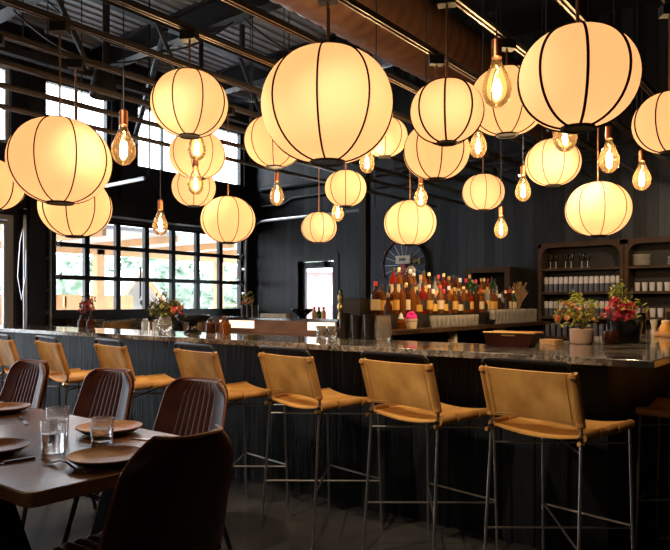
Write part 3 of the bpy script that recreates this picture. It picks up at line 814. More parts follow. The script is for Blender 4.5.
# ------------------------------------------------------------------ bottles on the back bar
def bottle_profile(kind, h, r):
    if kind == 'round': return [(.001,0),(r*.9,0),(r,.01),(r*1.02,h*.25),(r*.98,h*.45),(r*.6,h*.58),(r*.34,h*.66),(r*.30,h*.86)]
    if kind == 'tall': return [(.001,0),(r*.94,0),(r,.008),(r,h*.58),(r*.8,h*.68),(r*.40,h*.78),(r*.34,h*.93)]
    return [(.001,0),(r*.95,0),(r,.008),(r,h*.62),(r*.88,h*.69),(r*.42,h*.74),(r*.34,h*.90)]
def bottle(x, y, z, kind, h, r, liq, lab_m, cap_m, label, group):
    t = thing('liquor_bottle', label, 'bottle', (x, y, z), 0, group)
    pr = bottle_profile(kind, h, r); MB().lathe(pr, 14).build('bottle_body', M[liq], t)
    ztop = pr[-1][1]; rt = pr[-1][0]
    MB().lathe([(rt*1.25,ztop-.012),(rt*1.25,h-.004),(rt*1.05,h)],10).build('cap', M[cap_m], t)
    if lab_m:
        z0, z1 = (h*.10, h*.38) if kind == 'round' else (h*.14, h*.46)
        MB().lathe([(r*1.035,z0),(r*1.035,z1)],14,caps=False).build('paper_label', M[lab_m], t)
    return t
LN = {'whiskey':'amber','dark_rum':'dark brown','campari':'red','gin':'clear','green_glass':'green'}
BN = {'label_yellow':'yellow label','label_cream':'cream label','label_black':'black label',None:'no label'}
def row(x, ys, z, where, group, seq):
    for i, y in enumerate(ys):
        liq = seq[i % len(seq)] if seq else 'whiskey'
        if i > len(ys)*.62: liq = random.choice(['green_glass','green_glass','dark_rum','gin','whiskey'])
        lm = random.choice(['label_yellow','label_cream','label_yellow','label_black',None,'label_cream'])
        cm = random.choice(['label_black','cork','cap_white','label_black','label_black','cap_red','brass'])
        kd = random.choice(['square','square','tall','round'])
        h = (random.uniform(.25,.30) if kd != 'round' else random.uniform(.22,.25))*(1-.12*i/len(ys))
        bottle(x+random.uniform(-.012,.012), y, z+.001, kd, h, random.uniform(.034,.040) if kd != 'round' else .043, liq, lm, cm,
               '%s %s bottle with %s, %s from the left in the %s' % (LN[liq], kd if kd != 'square' else 'straight', BN[lm], ORD[i], where), group)
row(-3.13, [4.56+.098*i for i in range(30)], 1.20, 'front bottle row', 'bottles in the front row of the back bar', ['dark_rum','whiskey','dark_rum','whiskey','whiskey','dark_rum','whiskey','whiskey','campari','whiskey'])
row(-3.31, [5.10+.096*i for i in range(24)], 1.34, 'upper bottle row', 'bottles in the upper row of the back bar', ['campari','whiskey','dark_rum','whiskey','whiskey','gin','whiskey','dark_rum','gin','whiskey'])
t = bottle(-2.98,4.52,1.081,'tall',.30,.036,'dark_rum','label_black','cork','dark tall bottle with cork at left end of the back bar','bottles at the end of the back bar')
t = thing('crystal_decanter', 'large cut crystal decanter standing among the upper bottles', 'decanter', (-3.51,5.75,1.081))
MB().lathe([(.001,0),(.07,0),(.075,.35),(.06,.42),(.03,.45),(.03,.50),(.045,.51)],12).build('decanter_body', M['bar_glass'], t)
MB().ball((0,0,.55),.05,nu=8,nv=5).build('stopper', M['bar_glass'], t)
def barglass(x, y, z, r, h, lab, grp, m='bar_glass'):
    t = MB().lathe([(.001,0),(r*.85,0),(r,h),(r*.9,h),(r*.76,.01),(.001,.01)],12,caps=False).build('rocks_glass', M[m], loc=(x,y,z))
    return tag(t, lab, 'glass', grp)
for i in range(11):
    barglass(-2.96,5.22+.085*i,1.081,.036,.105,'short bar glass before the bottles, %s from the left' % ORD[i], 'short glasses on the back bar')
for i in range(14):
    barglass(-2.95,6.45+.088*i,1.081,.038,.15,'tall bar glass before the right hand bottles, %s from the left' % ORD[i], 'tall glasses on the back bar')
for i in range(12):
    barglass(-3.03+.0,6.50+.09*i,1.081,.036,.152,'tall bar glass in the rear row before the bottles, %s from the left' % ORD[i], 'tall glasses on the back bar') if False else None
for i, y in enumerate((6.24, 6.33)):
    tag(MB().lathe([(.001,0),(.022,0),(.04,.05),(.034,.05),(.001,.012)],14,caps=False).build('small_bowl', M['black_gloss'], loc=(-2.90,y,1.081)), 'small black bowl between the glass rows, ' + ('left one','right one')[i], 'bowl')
t = thing('napkin_cup', 'cream cup with a magenta napkin in front of the bottles', 'cup', (-2.97,4.86,1.081))
MB().lathe([(.001,0),(.046,0),(.058,.085),(.05,.085),(.04,.01)],18).build('cup', M['cream'], t)
MB().ball((0,0,.095),.054,.054,.042,10,6).ball((.02,-.015,.125),.025,nu=8,nv=5).ball((-.02,.01,.12),.024,nu=8,nv=5).build('napkin', M['magenta'], t)
MB().lathe([(.0535,.055),(.0555,.066)],18,caps=False).build('band', M['label_black'], t)
t = thing('small_amber_jar', 'small amber jar left of the magenta napkin cup', 'jar', (-2.97,4.70,1.081))
MB().lathe([(.001,0),(.04,0),(.042,.06),(.025,.08),(.025,.09)],14).build('jar_body', M['whiskey'], t)
MB().lathe([(.027,.085),(.004,.14)],10).build('lid', M['cap_white'], t)
t = thing('dried_grass_vase', 'vase of dried brown grass at right end of back bar', 'vase', (-3.18,7.70,1.081))
MB().lathe([(.001,0),(.04,0),(.05,.06),(.03,.13),(.035,.15)],14).build('vase', M['plate'], t)
g = MB()
for i in range(60):
    a, s = random.uniform(0,6.28), random.uniform(.01,.12); h = random.uniform(.22,.38)
    g.tube([(0,0,.12),(s*.4*math.cos(a),s*.4*math.sin(a),.12+h*.5),(s*math.cos(a),s*math.sin(a),.1+h)],[.0015,.002,.007],5)
g.build('grass', M['grass_dry'], t)

# ------------------------------------------------------------------ flowers helper
def foliage(parent, name, mats, n, cen, ext, ls, lean=0., shape='leaf'):
    mb = MB(); rnd = random.Random(len(name)*1009 + n*31 + round(cen[2]*100))
    for i in range(n):
        while True:
            p = Vector((rnd.uniform(-1,1), rnd.uniform(-1,1), rnd.uniform(-1,1)))
            if p.length < 1: break
        c = Vector((cen[0]+p.x*ext[0], cen[1]+p.y*ext[1], cen[2]+p.z*ext[2]))
        s = ls*rnd.uniform(.6,1.3)
        e = Matrix.Rotation(rnd.uniform(0,6.28),4,'Z') @ Matrix.Rotation(rnd.uniform(-1.2,1.2),4,'X') @ Matrix.Rotation(rnd.uniform(-1,1),4,'Y')
        if shape == 'leaf':
            vs = [e @ Vector(v) for v in ((0,-s,0),(s*.42,-.2*s,.1*s),(0,s,0),(-s*.42,-.2*s,.1*s),(0,.1*s,-.06*s))]
            mb.add([c+v for v in vs], [(0,1,4),(1,2,4),(2,3,4),(3,0,4)])
        else:
            for k in range(5):
                q = e @ Matrix.Rotation(k*2*PI/5,4,'Z')
                vs = [q @ Vector(v) for v in ((0,0,0),(s*.6,-s*.4,s*.25),(s,0,s*.35),(s*.6,s*.4,s*.25))]
                mb.add([c+v for v in vs], [(0,1,2,3)])
    return mb.build(name, M[mats], parent, smooth=False)
def stems(parent, n, h, spread, z0, m='stem'):
    mb = MB(); rnd = random.Random(n*17+int(h*100))
    for i in range(n):
        a = rnd.uniform(0,6.28); s = spread*rnd.uniform(.3,1)
        mb.tube([(0,0,z0),(s*.35*math.cos(a),s*.35*math.sin(a),z0+h*.5),(s*math.cos(a),s*math.sin(a),z0+h*rnd.uniform(.75,1))],.0025,5)
    return mb.build('stems', M[m], parent)

# right hand arrangement
zc = ZB+.001
t = thing('flower_pot', 'blush ceramic pot of green and orange flowers on the right counter', 'flower arrangement', (-1.30,4.12,zc))
MB().lathe([(.001,0),(.060,0),(.068,.01),(.070,.088),(.063,.092),(.058,.085),(.05,.02),(.001,.02)],26,caps=False).build('pot', M['blush'], t)
stems(t,12,.20,.13,.05)
foliage(t,'leaves','leaf',170,(-.03,.0,.19),(.155,.13,.10),.022)
foliage(t,'leaves','leaf',40,(-.04,0,.27),(.05,.05,.06),.018)
foliage(t,'blossoms','petal_orange',55,(-.02,-.02,.18),(.15,.12,.08),.014,shape='f')
t = thing('flower_pot', 'black round pot of red and pink flowers on the right counter', 'flower arrangement', (-1.14,4.47,zc))
MB().lathe([(.001,0),(.085,0),(.092,.008),(.106,.125),(.108,.135),(.098,.135),(.085,.03),(.001,.02)],28,caps=False).build('bowl', M['black_gloss'], t)
stems(t,12,.26,.10,.10)
foliage(t,'leaves','leaf',90,(-.05,.02,.31),(.06,.06,.10),.022)
foliage(t,'leaves','leaf',60,(.02,0,.22),(.12,.10,.07),.022)
foliage(t,'blossoms','petal_red',75,(-.01,-.03,.20),(.10,.09,.075),.020,shape='f')
foliage(t,'blossoms','petal_pink',45,(-.04,-.03,.21),(.10,.08,.08),.016,shape='f')
t = thing('votive_jar', 'dark glass votive jar between the two flower arrangements', 'candle jar', (-1.165,4.26,zc))
MB().lathe([(.001,0),(.04,0),(.052,.02),(.054,.05),(.044,.075),(.038,.075),(.04,.02),(.001,.015)],20,caps=False).build('jar', M['dark_rum'], t)
MB().lathe([(.001,.016),(.03,.016),(.03,.035),(.001,.036)],14).build('candle', M['cream'], t)
for i, (x, y, h, r, m, lab, nm, c) in enumerate(((-1.33,5.72,.17,.032,'black_gloss','tall black cylinder beside the red flowers','canister','canister'),
        (-1.255,5.80,.115,.028,'white','small white flared vase left of the wooden tray','vase','vase'))):
    pr = [(.001,0),(r,0),(r,h),(r*.9,h),(r*.9,.01)] if i == 0 else [(.001,0),(r*.7,0),(r*.62,.05),(r*1.1,h),(r,h),(.02,.05)]
    tag(MB().lathe(pr,18).build(nm, M[m], loc=(x,y,zc)), lab, c)
tag(MB().lathe([(.001,0),(.15,0),(.155,.008),(.155,.035),(.145,.035),(.14,.012),(.001,.012)],34,caps=False).build('wooden_tray', M['oak'], loc=(-1.02,5.45,zc)), 'round wooden tray at the right edge of the counter', 'tray')
zt = zc+.0125
t = thing('honey_jar', 'jar of honey coloured liquid on the wooden tray', 'jar', (-1.09,5.42,zt))
MB().lathe([(.001,0),(.045,0),(.048,.05),(.03,.08),(.03,.09)],16).build('jar_body', M['honey'], t); MB().lathe([(.031,.088),(.031,.105),(.004,.11)],14).build('lid', M['cream'], t)
t = thing('glass_cruet', 'clear glass cruet on the wooden tray', 'cruet', (-.99,5.50,zt))
MB().lathe([(.001,0),(.035,0),(.036,.09),(.014,.12),(.014,.15)],14).build('cruet_body', M['bar_glass'], t); MB().ball((0,0,.16),.014).build('stopper', M['cap_white'], t)
tag(MB().lathe([(.001,0),(.034,0),(.034,.175),(.03,.18),(.001,.18)],18).build('canister', M['tin'], loc=(-1.17,6.0,zc)), 'dark metal canister behind the wooden tray', 'canister')
tag(MB().lathe([(.001,0),(.034,0),(.034,.10),(.03,.104),(.001,.104)],18).build('canister', M['plate'], loc=(-.97,5.405,zt)), 'brown shaker on the wooden tray front', 'shaker')

# leather covered tray and wooden boards at the back edge
t = thing('leather_box', 'low brown leather fronted box at the back of the counter', 'box', (-1.535,3.61,zc), R(0))
vs = [(-.13,-.05,0),(.12,-.05,0),(.12,.05,0),(-.13,.05,0),(-.14,-.07,.08),(.16,-.07,.08),(.16,.07,.08),(-.14,.07,.08)]
MB().add(vs,[(0,3,2,1),(0,1,5,4),(1,2,6,5),(2,3,7,6),(3,0,4,7)]).build('box_body', M['bordeaux'], t, smooth=False)
MB().tube([Vector(v)+Vector((0,0,.001)) for v in vs[4:]],.006,6,True).build('rim', M['brass'], t)
MB().box(-.03,.05,-.072,-.066,.062,.070).build('clasp', M['brass'], t, smooth=False)
for i, (x, y, lab) in enumerate(((-2.96+.13,6.95,'pale oak block behind the leather box, left'),(-1.42,4.02,'pale oak board right of the leather box'))):
    if i == 1: tag(MB().rbox(-.06,.06,-.04,.04,0,.03,.012).build('oak_board', M['oak'], loc=(x-.0,3.98-.05,zc), rz=R(-20)), lab, 'board')

# front counter, middle: shaker tins, jars, crystal glass
for i, (x, y, h, lab) in enumerate(((-2.775,3.66,.178,'left'),(-2.67,3.66,.165,'middle'),(-2.567,3.66,.172,'right'))):
    tag(MB().lathe([(.001,0),(.032,0),(.042,h),(.038,h),(.028,.01),(.001,.01)],22,caps=False).build('shaker_tin', M['tin'], loc=(x,y,zc)), 'dark shaker tin on the bar, %s of three in a row' % lab, 'shaker', 'dark shaker tins on the bar')
t = bottle(-2.70,3.55+.0,zc,'tall',.0+.29,.034,'gin',None,'cork','slim bottle with cork stopper beside the right hand tin', None) if False else bottle(-2.77,4.52,.90,'tall',.46,.04,'whiskey',None,'cork','cork stoppered bottle rising behind the dark tins','bottles at the end of the back bar') if False else None
for i, (x, y) in enumerate(((-2.99,3.66),(-2.905,3.68),(-2.93,3.60))):
    t = thing('faceted_jar', 'small faceted amber glass jar beside the tins, ' + ('leftmost','back right','front right')[i], 'jar', (x,y,zc), 0, 'small jars on the bar')
    MB().lathe([(.001,0),(.028,0),(.036,.03),(.026,.055),(.034,.085),(.03,.085),(.001,.02)],8,caps=False).build('jar_body', M['bar_glass'], t)
    MB().lathe([(.001,.02),(.024,.02),(.020,.05),(.001,.05)],8).build('contents', M['whiskey'], t)
t = thing('crystal_glass', 'cut crystal mixing glass right of the dark tins', 'glass', (-2.45,3.66,zc))
MB().lathe([(.001,0),(.044,0),(.05,.02),(.047,.15),(.055,.165),(.047,.165),(.04,.02),(.001,.02)],10,caps=False).build('glass_body', M['bar_glass'], t)
for k in range(5):
    MB().tube([(.052*math.cos(a+k*1.257),.052*math.sin(a+k*1.257),.02+.024*q) for q, a in enumerate((0,.25,.5,.25,0,.25))],.004,5).build('cut_facet', M['bar_glass'], t)
t = thing('tap_handle', 'turned wooden tap handle behind the left tin', 'tap', (-3.06,3.70,zc)) if False else None
t = thing('pepper_mill', 'turned brass and wood mill standing behind the left tin', 'mill', (-5.85,7.62,1.071))
MB().lathe([(.001,0),(.05,0),(.045,.05),(.03,.09),(.05,.14),(.05,.20),(.03,.23),(.045,.28),(.045,.33),(.02,.36),(.03,.40),(.001,.43)],16,caps=False).build('mill_body', M['brass'], t)

# front counter, left
def cpos(x, y): return (x, y, zc)
def reed(parent, z0, h): pass
for i, (x, y) in enumerate(((-5.98,3.60),(-5.86,3.62))):
    t = thing('bud_vase', 'dark red glass bud vase of red flowers, ' + ('left one','right one'  )[i] + ' on the far left counter', 'vase', cpos(x,y), 0, 'red bud vases')
    MB().lathe([(.001,0),(.035,0),(.042,.02),(.042,.07),(.022,.095),(.022,.125),(.018,.125),(.03,.03)],18).build('vase', M['dark_rum'], t)
    stems(t,5,.18,.06,.10)
    foliage(t,'blossoms','petal_red',32,(.0,0,.20+.03*i),(.048,.05,.07),.017,shape='f')
    foliage(t,'leaves','leaf_dark',12,(.02,0,.28),(.04,.04,.06),.02)
t = thing('foliage_vase', 'clear glass vase with a wide bunch of olive foliage and flowers', 'flower arrangement', cpos(-4.66,3.58))
MB().lathe([(.001,0),(.05,0),(.062,.02),(.062,.08),(.05,.10),(.052,.13),(.046,.13),(.05,.06),(.001,.015)],20,caps=False).build('vase', M['bar_glass'], t)
stems(t,14,.22,.18,.08)
foliage(t,'leaves','leaf_dark',250,(-.02,.02,.20),(.19,.13,.085),.028)
foliage(t,'leaves','leaf_dark',34,(-.03,0,.32),(.08,.06,.09),.022)
foliage(t,'leaves','leaf',50,(.02,-.02,.20),(.16,.12,.07),.022)
foliage(t,'blossoms','petal_orange',16,(.16,0,.20),(.06,.06,.05),.02,shape='f')
foliage(t,'blossoms','petal_red',10,(.17,0,.17),(.05,.05,.05),.016,shape='f')
for i, (x, y, h) in enumerate(((-4.96,3.60,.11),(-4.88,3.66,.10))):
    t = thing('clear_jar', 'clear glass jar left of the foliage vase, ' + ('outer one','inner one')[i], 'jar', cpos(x,y), 0, 'clear jars on the left counter')
    MB().lathe([(.001,0),(.036,0),(.038,h*.7),(.02,h*.85),(.02,h)],14).build('jar_body', M['bar_glass'], t)
t = thing('footed_bowl', 'black footed bowl on the left part of the counter', 'bowl', cpos(-4.27,3.56))
MB().lathe([(.001,0),(.075,0),(.07,.012),(.04,.03),(.032,.06),(.045,.085),(.12,.105),(.14,.13),(.142,.15),(.13,.15),(.11,.12),(.001,.10)],30,caps=False).build('bowl', M['black_gloss'], t)
MB().lathe([(.001,.148),(.10,.148),(.06,.17),(.001,.175)],20).build('filling', M['shelf_back'], t) if False else None
for i, (x, y, h, r, m, cm, lab) in enumerate(((-4.07,3.58,.125,.040,'dark_rum','label_black','dark square bottle right of the footed bowl'),(-3.955,3.62,.145,.038,'whiskey','copper','amber bottle with copper cap, middle of three'),(-3.86,3.56,.135,.034,'whiskey','label_black','amber bottle with black dropper cap, right of three'))):
    t = thing('amber_bottle', lab, 'bottle', cpos(x,y), 0, 'amber bottles beside the footed bowl')
    MB().lathe([(.001,0),(r,0),(r,h*.62),(r*.5,h*.76),(r*.45,h*.84)],16).build('bottle_body', M[m], t)
    MB().lathe([(r*.55,h*.82),(r*.55,h),(.004,h)],12).build('cap', M[cm], t)

# on the service station
zs = 1.071
t = thing('herb_planter', 'dark planter of green herbs and orange flowers before the back corner', 'plant', (-7.82,7.72,zs))
for k in range(3): MB().lathe([(.001,0),(.055,0),(.06,.19),(.05,.19),(.001,.15)],16,(-.12+.12*k,0,0),caps=False).build('planter', M['tin'], t)
foliage(t,'leaves','leaf',60,(-.04,0,.30),(.13,.09,.13),.035)
foliage(t,'blossoms','petal_orange',20,(-.02,-.03,.25),(.17,.08,.06),.03,shape='f')
tag(MB().lathe([(.001,0),(.07,0),(.06,.02),(.09,.05),(.17,.11),(.175,.14),(.16,.14),(.08,.06),(.001,.05)],26,caps=False).build('wide_bowl', M['black_gloss'], loc=(-6.62,7.65,zs)), 'wide black bowl in front of the back door', 'bowl')
for i, (x, m) in enumerate(((-6.38,'honey'),(-6.29,'green_glass'),(-6.20,'honey'))):
    t = thing('juice_bottle', 'small bottle with yellow green liquid by the back door, ' + ('left','middle','right')[i] + ' of three', 'bottle', (x,7.66,zs), 0, 'juice bottles on the service station')
    MB().lathe([(.001,0),(.035,0),(.035,.09),(.015,.12),(.015,.15)],12).build('bottle_body', M[m], t); MB().lathe([(.018,.14),(.018,.17),(.004,.17)],10).build('cap', M['cap_red'], t)
tag(MB().box(-.28,.28,-.08,.08,0,.06).build('napkin_stack', M['cream'], loc=(-7.2,7.7,zs), smooth=False), 'stack of pale napkins between planter and wide bowl', 'napkins')

# ------------------------------------------------------------------ wall wheel
t = thing('wall_wheel', 'round dark blue wheel with spokes and sign plate on back wall', 'wheel', (-6.11, 9.80, 1.96))
rx = Matrix.Rotation(R(90), 4, 'X')
MB().lathe([(.001,.02),(.42,.02),(.435,.0),(.435,-.03),(.001,-.03)],44,caps=False,mtx=rx).build('disc', M['wheel_blue'], t)
MB().tube([(.43*math.cos(2*PI*k/44),-.03,.43*math.sin(2*PI*k/44)) for k in range(44)],.012,6,True).build('rim', M['black_metal'], t)
for k in range(18):
    a = 2*PI*k/18
    MB().tube([(.05*math.cos(a),-.026,.05*math.sin(a)),(.42*math.cos(a),-.026,.42*math.sin(a))],.004,5).build('spoke', M['galv'], t)
for k in range(6):
    a = R(120+28*k)
    MB().ball((.45*math.cos(a),-.05,.45*math.sin(a)),.03,.02,.022,8,5).build('peg', M['copper'], t)
MB().box(-.14,.14,-.085,-.055,.02,.16).build('sign_plate', M['ivory'], t, smooth=False)
mk = MB()
for k in range(4): mk.box(-.06+.032*k,-.042+.032*k,-.088,-.085,.06+.012*(k%2),.12)
mk.box(-.065,.075,-.088,-.085,.085,.095); mk.build('sign_marking', M['label_black'], t, smooth=False)
MB().box(.17,.33,-.06,-.04,.05,.075).box(.30,.33,-.06,-.04,.0,.10).box(.2,.23,-.06,-.04,.02,.11).build('brass_bracket', M['brass'], t, smooth=False)
MB().box(-.035,.045,-.07,-.05,-.40,.02).build('ribbon', M['petal_red'], t, smooth=False)

# dark open cabinet by the back wall
t = thing('open_cabinet', 'tall dark open cabinet with brown frame behind the bottles', 'cabinet', (-4.33,9.55,0))
MB().box(-.36,.36,-.28,-.20,1.76,1.84).box(.28,.36,-.28,-.20,0,1.76).box(-.36,-.28,-.28,-.20,0,1.76).build('face_frame', M['shelf_wood'], t, smooth=False)
MB().box(-.36,.36,.24,.27,0,1.84).box(.32,.36,-.20,.24,0,1.84).box(-.36,-.32,-.20,.24,0,1.84).box(-.32,.32,-.20,.24,1.80,1.84).box(-.32,.32,-.2,.24,1.0,1.03).build('carcass', M['shelf_back'], t, smooth=False)

# ------------------------------------------------------------------ bookcases with glassware
YS = 9.45
def bookcase(x0, x1, label):
    t = thing('bookcase', label, 'bookcase', (x0, YS, 0)); w = x1-x0
    MB().box(0,.05,0,.36,0,2.16).box(w-.05,w,0,.36,0,2.16).box(0,w,.0,.36,2.10,2.17).build('case', M['shelf_wood'], t, smooth=False)
    MB().box(.05,w-.05,.335,.36,0,2.10).build('back_panel', M['shelf_back'], t, smooth=False)
    for z in (.50,.82,1.11,1.46,1.80): MB().box(.05,w-.05,.01,.335,z-.035,z).build('shelf', M['shelf_wood'], t, smooth=False)
    for s in (0, 1):
        pts = [(0,0)]+[(.14*(1-math.cos(a)) if 0 else .14-.14*math.sin(a), -.14+.14*math.cos(a)) for a in [R(90*k/6) for k in range(7)]]
        xx = lambda q: (.05+q) if s == 0 else (w-.05-q)
        pl = [(xx(0),2.10)]+[(xx(.14-.14*math.sin(R(90*k/6))), 2.10-.14+.14*math.cos(R(90*k/6))) for k in range(7)][::-1]
        n = len(pl); vs = [(x,.0,z) for x,z in pl]+[(x,.03,z) for x,z in pl]
        MB().add(vs,[tuple(range(n)),tuple(range(2*n-1,n-1,-1))]+[(i,n+i,n+(i+1)%n,(i+1)%n) for i in range(n)]).build('arch_corner', M['shelf_wood'], t, smooth=False)
bookcase(-3.61,-2.425,'dark wooden bookcase of drinking glasses, left of the pair')
bookcase(-2.415,-1.18,'dark wooden bookcase with plates and cups at right edge')
def stem_glass(x, y, z, lab):
    t = thing('wine_glass', lab, 'glass', (x,y,z), 0, 'stemmed glasses on the top shelf')
    MB().lathe([(.001,0),(.036,0),(.034,.004),(.005,.008),(.004,.085),(.012,.095)],14,caps=False).build('foot_and_stem', M['shelf_glass'], t)
    MB().lathe([(.008,.092),(.034,.115),(.042,.15),(.036,.205)],14,caps=False).build('bowl', M['thin_glass'], t)
for i, x in enumerate((-3.46,-3.38,-3.24,-3.16,-3.01,-2.93)):
    stem_glass(x, YS+.10, 1.801, 'stemmed wine glass on the top bookcase shelf, %s from the left' % ORD[i])
def tallglass(x, y, z, lab, grp):
    t = thing('tall_glass', lab, 'glass', (x,y,z), 0, grp)
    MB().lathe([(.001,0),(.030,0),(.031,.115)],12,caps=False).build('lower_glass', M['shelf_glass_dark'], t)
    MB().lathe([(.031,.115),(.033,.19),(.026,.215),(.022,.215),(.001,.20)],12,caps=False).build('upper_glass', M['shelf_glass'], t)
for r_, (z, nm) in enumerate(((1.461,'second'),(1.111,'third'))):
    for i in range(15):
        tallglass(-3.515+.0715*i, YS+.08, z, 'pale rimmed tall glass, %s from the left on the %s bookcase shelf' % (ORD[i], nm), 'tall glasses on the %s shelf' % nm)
for i in range(12):
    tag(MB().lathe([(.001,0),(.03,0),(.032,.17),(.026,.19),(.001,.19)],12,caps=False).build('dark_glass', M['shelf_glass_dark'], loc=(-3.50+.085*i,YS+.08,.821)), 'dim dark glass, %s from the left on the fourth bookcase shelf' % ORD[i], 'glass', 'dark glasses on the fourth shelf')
for s, (x, n, r, nm, lab0) in enumerate(((-2.24,7,.115,'dinner_plate','plate'),(-1.78,5,.142,'serving_plate','large plate'))):
    for i in range(n):
        tag(MB().lathe([(.001,.0),(r*.6,.0),(r,.018),(r,.022),(r*.6,.008),(.001,.008)],24,caps=False).build(nm, M['white'], loc=(x,YS+.19,1.801+.022*i)),
            '%s of the stack on the top right shelf, %s from the bottom' % (lab0, ORD[i]), 'plate', ('plates','large plates')[s] + ' stacked on the top right shelf')
for i in range(11):
    barglass(-2.27+.092*i, YS+.09, 1.461, .036, .115, 'white cup on the right bookcase, %s from the left' % ORD[i], 'cups on the right bookcase', 'shelf_glass')
for i in range(9):
    barglass(-2.27+.095*i, YS+.09, 1.111, .038, .12, 'beige jar on the lower right shelf, %s from the left' % ORD[i], 'jars on the right bookcase', 'plate' if i % 3 == 1 else 'shelf_glass')

# ------------------------------------------------------------------ outside
struct(MB().box(-60,XW-.25,-40,60,-.14,-.02).build('ground', M['patio'], smooth=False), 'pale patio paving outside the windows', 'ground')
struct(MB().box(XW-.25,20,YB+.25,60,-.14,-.02).build('ground_rear', M['patio'], smooth=False), 'pale paving outside the back door', 'ground')
t = thing('patio_canopy', 'pale canvas canopy on cedar posts outside garage door', 'canopy', (0,0,0))
cv = MB().box(-15.5,-11.2,4.5,15.5,2.72,2.80); cv.build('roof_sheet', M['canopy'], t, smooth=False)
for y in (5.5,7.2,8.9,10.6,12.3,14.0): MB().box(-15.5,-11.2,y-.04,y+.04,2.58,2.72).build('rafter', M['wood_orange'], t, smooth=False)
for y in (8.85, 12.6): MB().box(-14.1,-13.9,y-.10,y+.10,-.02,2.58).build('post', M['wood_orange'], t, smooth=False)
MB().box(-14.1,-13.9,4.5,15.5,2.44,2.58).build('beam', M['wood_orange'], t, smooth=False)
# A frame shelters
def aframe(x, y, w, h, d, rz, label):
    t = thing('frame_shelter', label, 'shelter', (x,y,-.02), rz)
    for yy in (0, d):
        for s in (-1, 1): MB().tube([(s*w/2,yy,0),(0,yy,h)],.07,6).build('rafter', M['wood_orange'], t)
        MB().tube([(-w*.28,yy,h*.45),(w*.28,yy,h*.45)],.05,6).build('tie_beam', M['wood_orange'], t)
    for s in (-1, 1):
        P = [[(s*w/2*(1-k/6)+s*.04, yy, h*k/6+.05) for yy in (-.2, d+.2)] for k in range(7)]
        MB().sheet(P, .02*s).build('canvas_side', M['canopy'], t)
aframe(-18.0,17.3,3.4,2.75,4.0,R(50),'white canvas shelter with cedar A-frame, right one outside')
aframe(-17.0,12.2,3.4,2.3,4.0,R(75),'white canvas shelter with cedar A-frame, left one outside')
tag(MB().box(-15.2,-15.0,5.0,10.5,-.02,1.5).build('cedar_fence', M['wood_orange'], smooth=False), 'low cedar fence outside at the left', 'fence')
t = thing('wind_chime', 'dark wind chime hanging outside behind garage door', 'wind chime', (-12.5,9.0,2.0))
for k in range(4): MB().tube([(.07*math.cos(k*1.57),.07*math.sin(k*1.57),.1),(.07*math.cos(k*1.57),.07*math.sin(k*1.57),-.45-.05*k)],.014,6).build('chime_tube', M['black_metal'], t)
MB().tube([(0,0,.58),(0,0,-.62)],.006,5).lathe([(.001,-.78),(.06,-.72),(.06,-.66),(.001,-.62)],10,caps=False).build('clapper', M['black_metal'], t)
def tree(x, y, h, r, label):
    t = thing('tree', label, 'tree', (x,y,-.02), 0, 'trees outside')
    MB().tube([(0,0,0),(.1,0,h*.6)],[.18,.1],8).build('trunk', M['leaf_dark'], t)
    rnd = random.Random(int(x*10+y*77)); mb = MB()
    for i in range(420):
        while True:
            p = Vector((rnd.uniform(-1,1),rnd.uniform(-1,1),rnd.uniform(-1,1)))
            if .35 < p.length < 1: break
        s = r*.11*rnd.uniform(.7,1.5); c = Vector((p.x*r,p.y*r,h*.55+p.z*h*.46))
        e = Matrix.Rotation(rnd.uniform(0,6.28),4,'Z') @ Matrix.Rotation(rnd.uniform(-1.4,1.4),4,'X')
        vs = [e @ Vector(v) for v in ((0,-s,0),(s*.7,0,.2*s),(0,s,0),(-s*.7,0,.2*s))]
        mb.add([c+v for v in vs],[(0,1,2,3)])
    mb.ball((0,0,h*.55),r*.72,r*.72,h*.34,10,7); mb.build('crown', M['tree'], t, smooth=False)
for i, (x, y, h, r) in enumerate(((-24,13.5,3.6,2.2),(-26,19.5,4.2,2.4),(-28,25.2,3.4,2.4),(-27.5,31,4.4,2.5),(-15.5,37,4.2,2.6),(-30,37,5,3))):
    tree(x, y, h, r, 'leafy tree outside the garage door, %s from the left' % ORD[i])
t = thing('red_building', 'pale red building with white window seen through back door', 'building', (-20.6,26.8,-.02), R(38))
MB().box(-3.5,3.5,0,2,0,2.9).build('building_wall', M['pinkwall'], t, smooth=False); MB().box(-3.7,3.7,-.3,2.2,2.9,3.1).build('roof', M['canopy'], t, smooth=False)
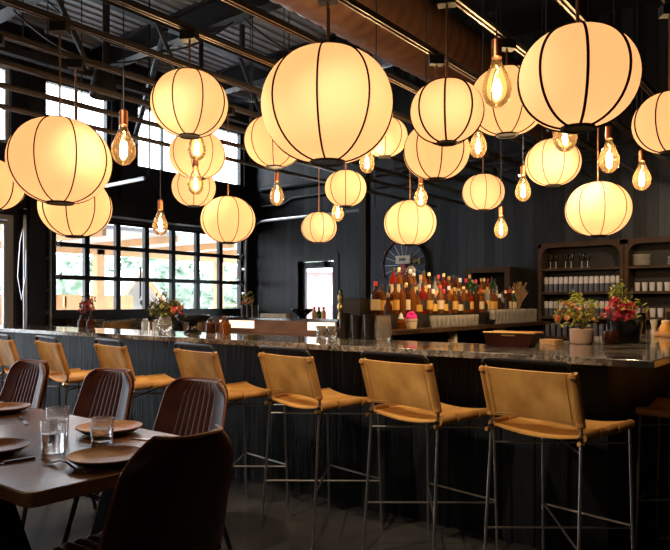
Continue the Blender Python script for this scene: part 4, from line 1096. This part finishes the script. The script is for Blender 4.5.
MB().box(-.6,.8,-.03,0,1.2,2.2).build('window', M['white'], t, smooth=False)

# ------------------------------------------------------------------ unseen lamps added to lift the brightness
def lamp(name, loc, e, col, r=.2):
    li = bpy.data.lights.new(name, 'POINT'); li.energy = e; li.color = col; li.shadow_soft_size = r
    o = bpy.data.objects.new(name, li); COL.objects.link(o); o.location = loc; return o
for p, e in (((-.6,-3.0,2.6),22),((-2.6,-2.8,2.6),22),((-5.0,-1.8,2.5),22)):
    lamp('added_fill_lamp', p, e, (1., .74, .46), .25)  # soft fill added behind the viewer, no fixtures
def spot(loc, to, e, ang=70):
    li = bpy.data.lights.new('added_spot', 'SPOT'); li.energy = e; li.color = (1., .78, .52); li.spot_size = R(ang); li.spot_blend = .6; li.shadow_soft_size = .03
    o = bpy.data.objects.new('added_spot', li); COL.objects.link(o); o.location = loc
    o.rotation_euler = (Vector(to)-Vector(loc)).to_track_quat('-Z', 'Y').to_euler()
for xs in (-5.3,-4.3,-2.6,-1.4): spot((xs,1.35,2.74), (xs,2.75,.9), 115, 80)  # added spots without bodies, brightening the stool leather
spot((-1.3,6.9,2.72), (-2.6,9.45,1.4), 190, 80)  # added without a body to brighten the bookcases
spot((-1.2,4.6,2.72), (-3.1,6.0,1.25), 160, 60)  # added without a body to brighten the bottles

# ------------------------------------------------------------------ world and camera
w = bpy.data.worlds.new('sky'); S.world = w; w.use_nodes = True
bg = w.node_tree.nodes['Background']; bg.inputs[0].default_value = (.86, .93, 1., 1); bg.inputs[1].default_value = 9.0
cam = bpy.data.cameras.new('camera'); co = bpy.data.objects.new('camera', cam); COL.objects.link(co)
cam.sensor_fit = 'HORIZONTAL'; cam.sensor_width = 36; cam.lens = 36*660/670; cam.shift_y = (303-275)/670
cam.clip_end = 200
co.location = (0, 0, 1.3); co.rotation_euler = (R(90), 0, R(38.0))
S.camera = co
S.cycles.max_bounces = 10; S.cycles.transparent_max_bounces = 16; S.cycles.caustics_reflective = False; S.cycles.caustics_refractive = False
S.cycles.sample_clamp_indirect = 4.0
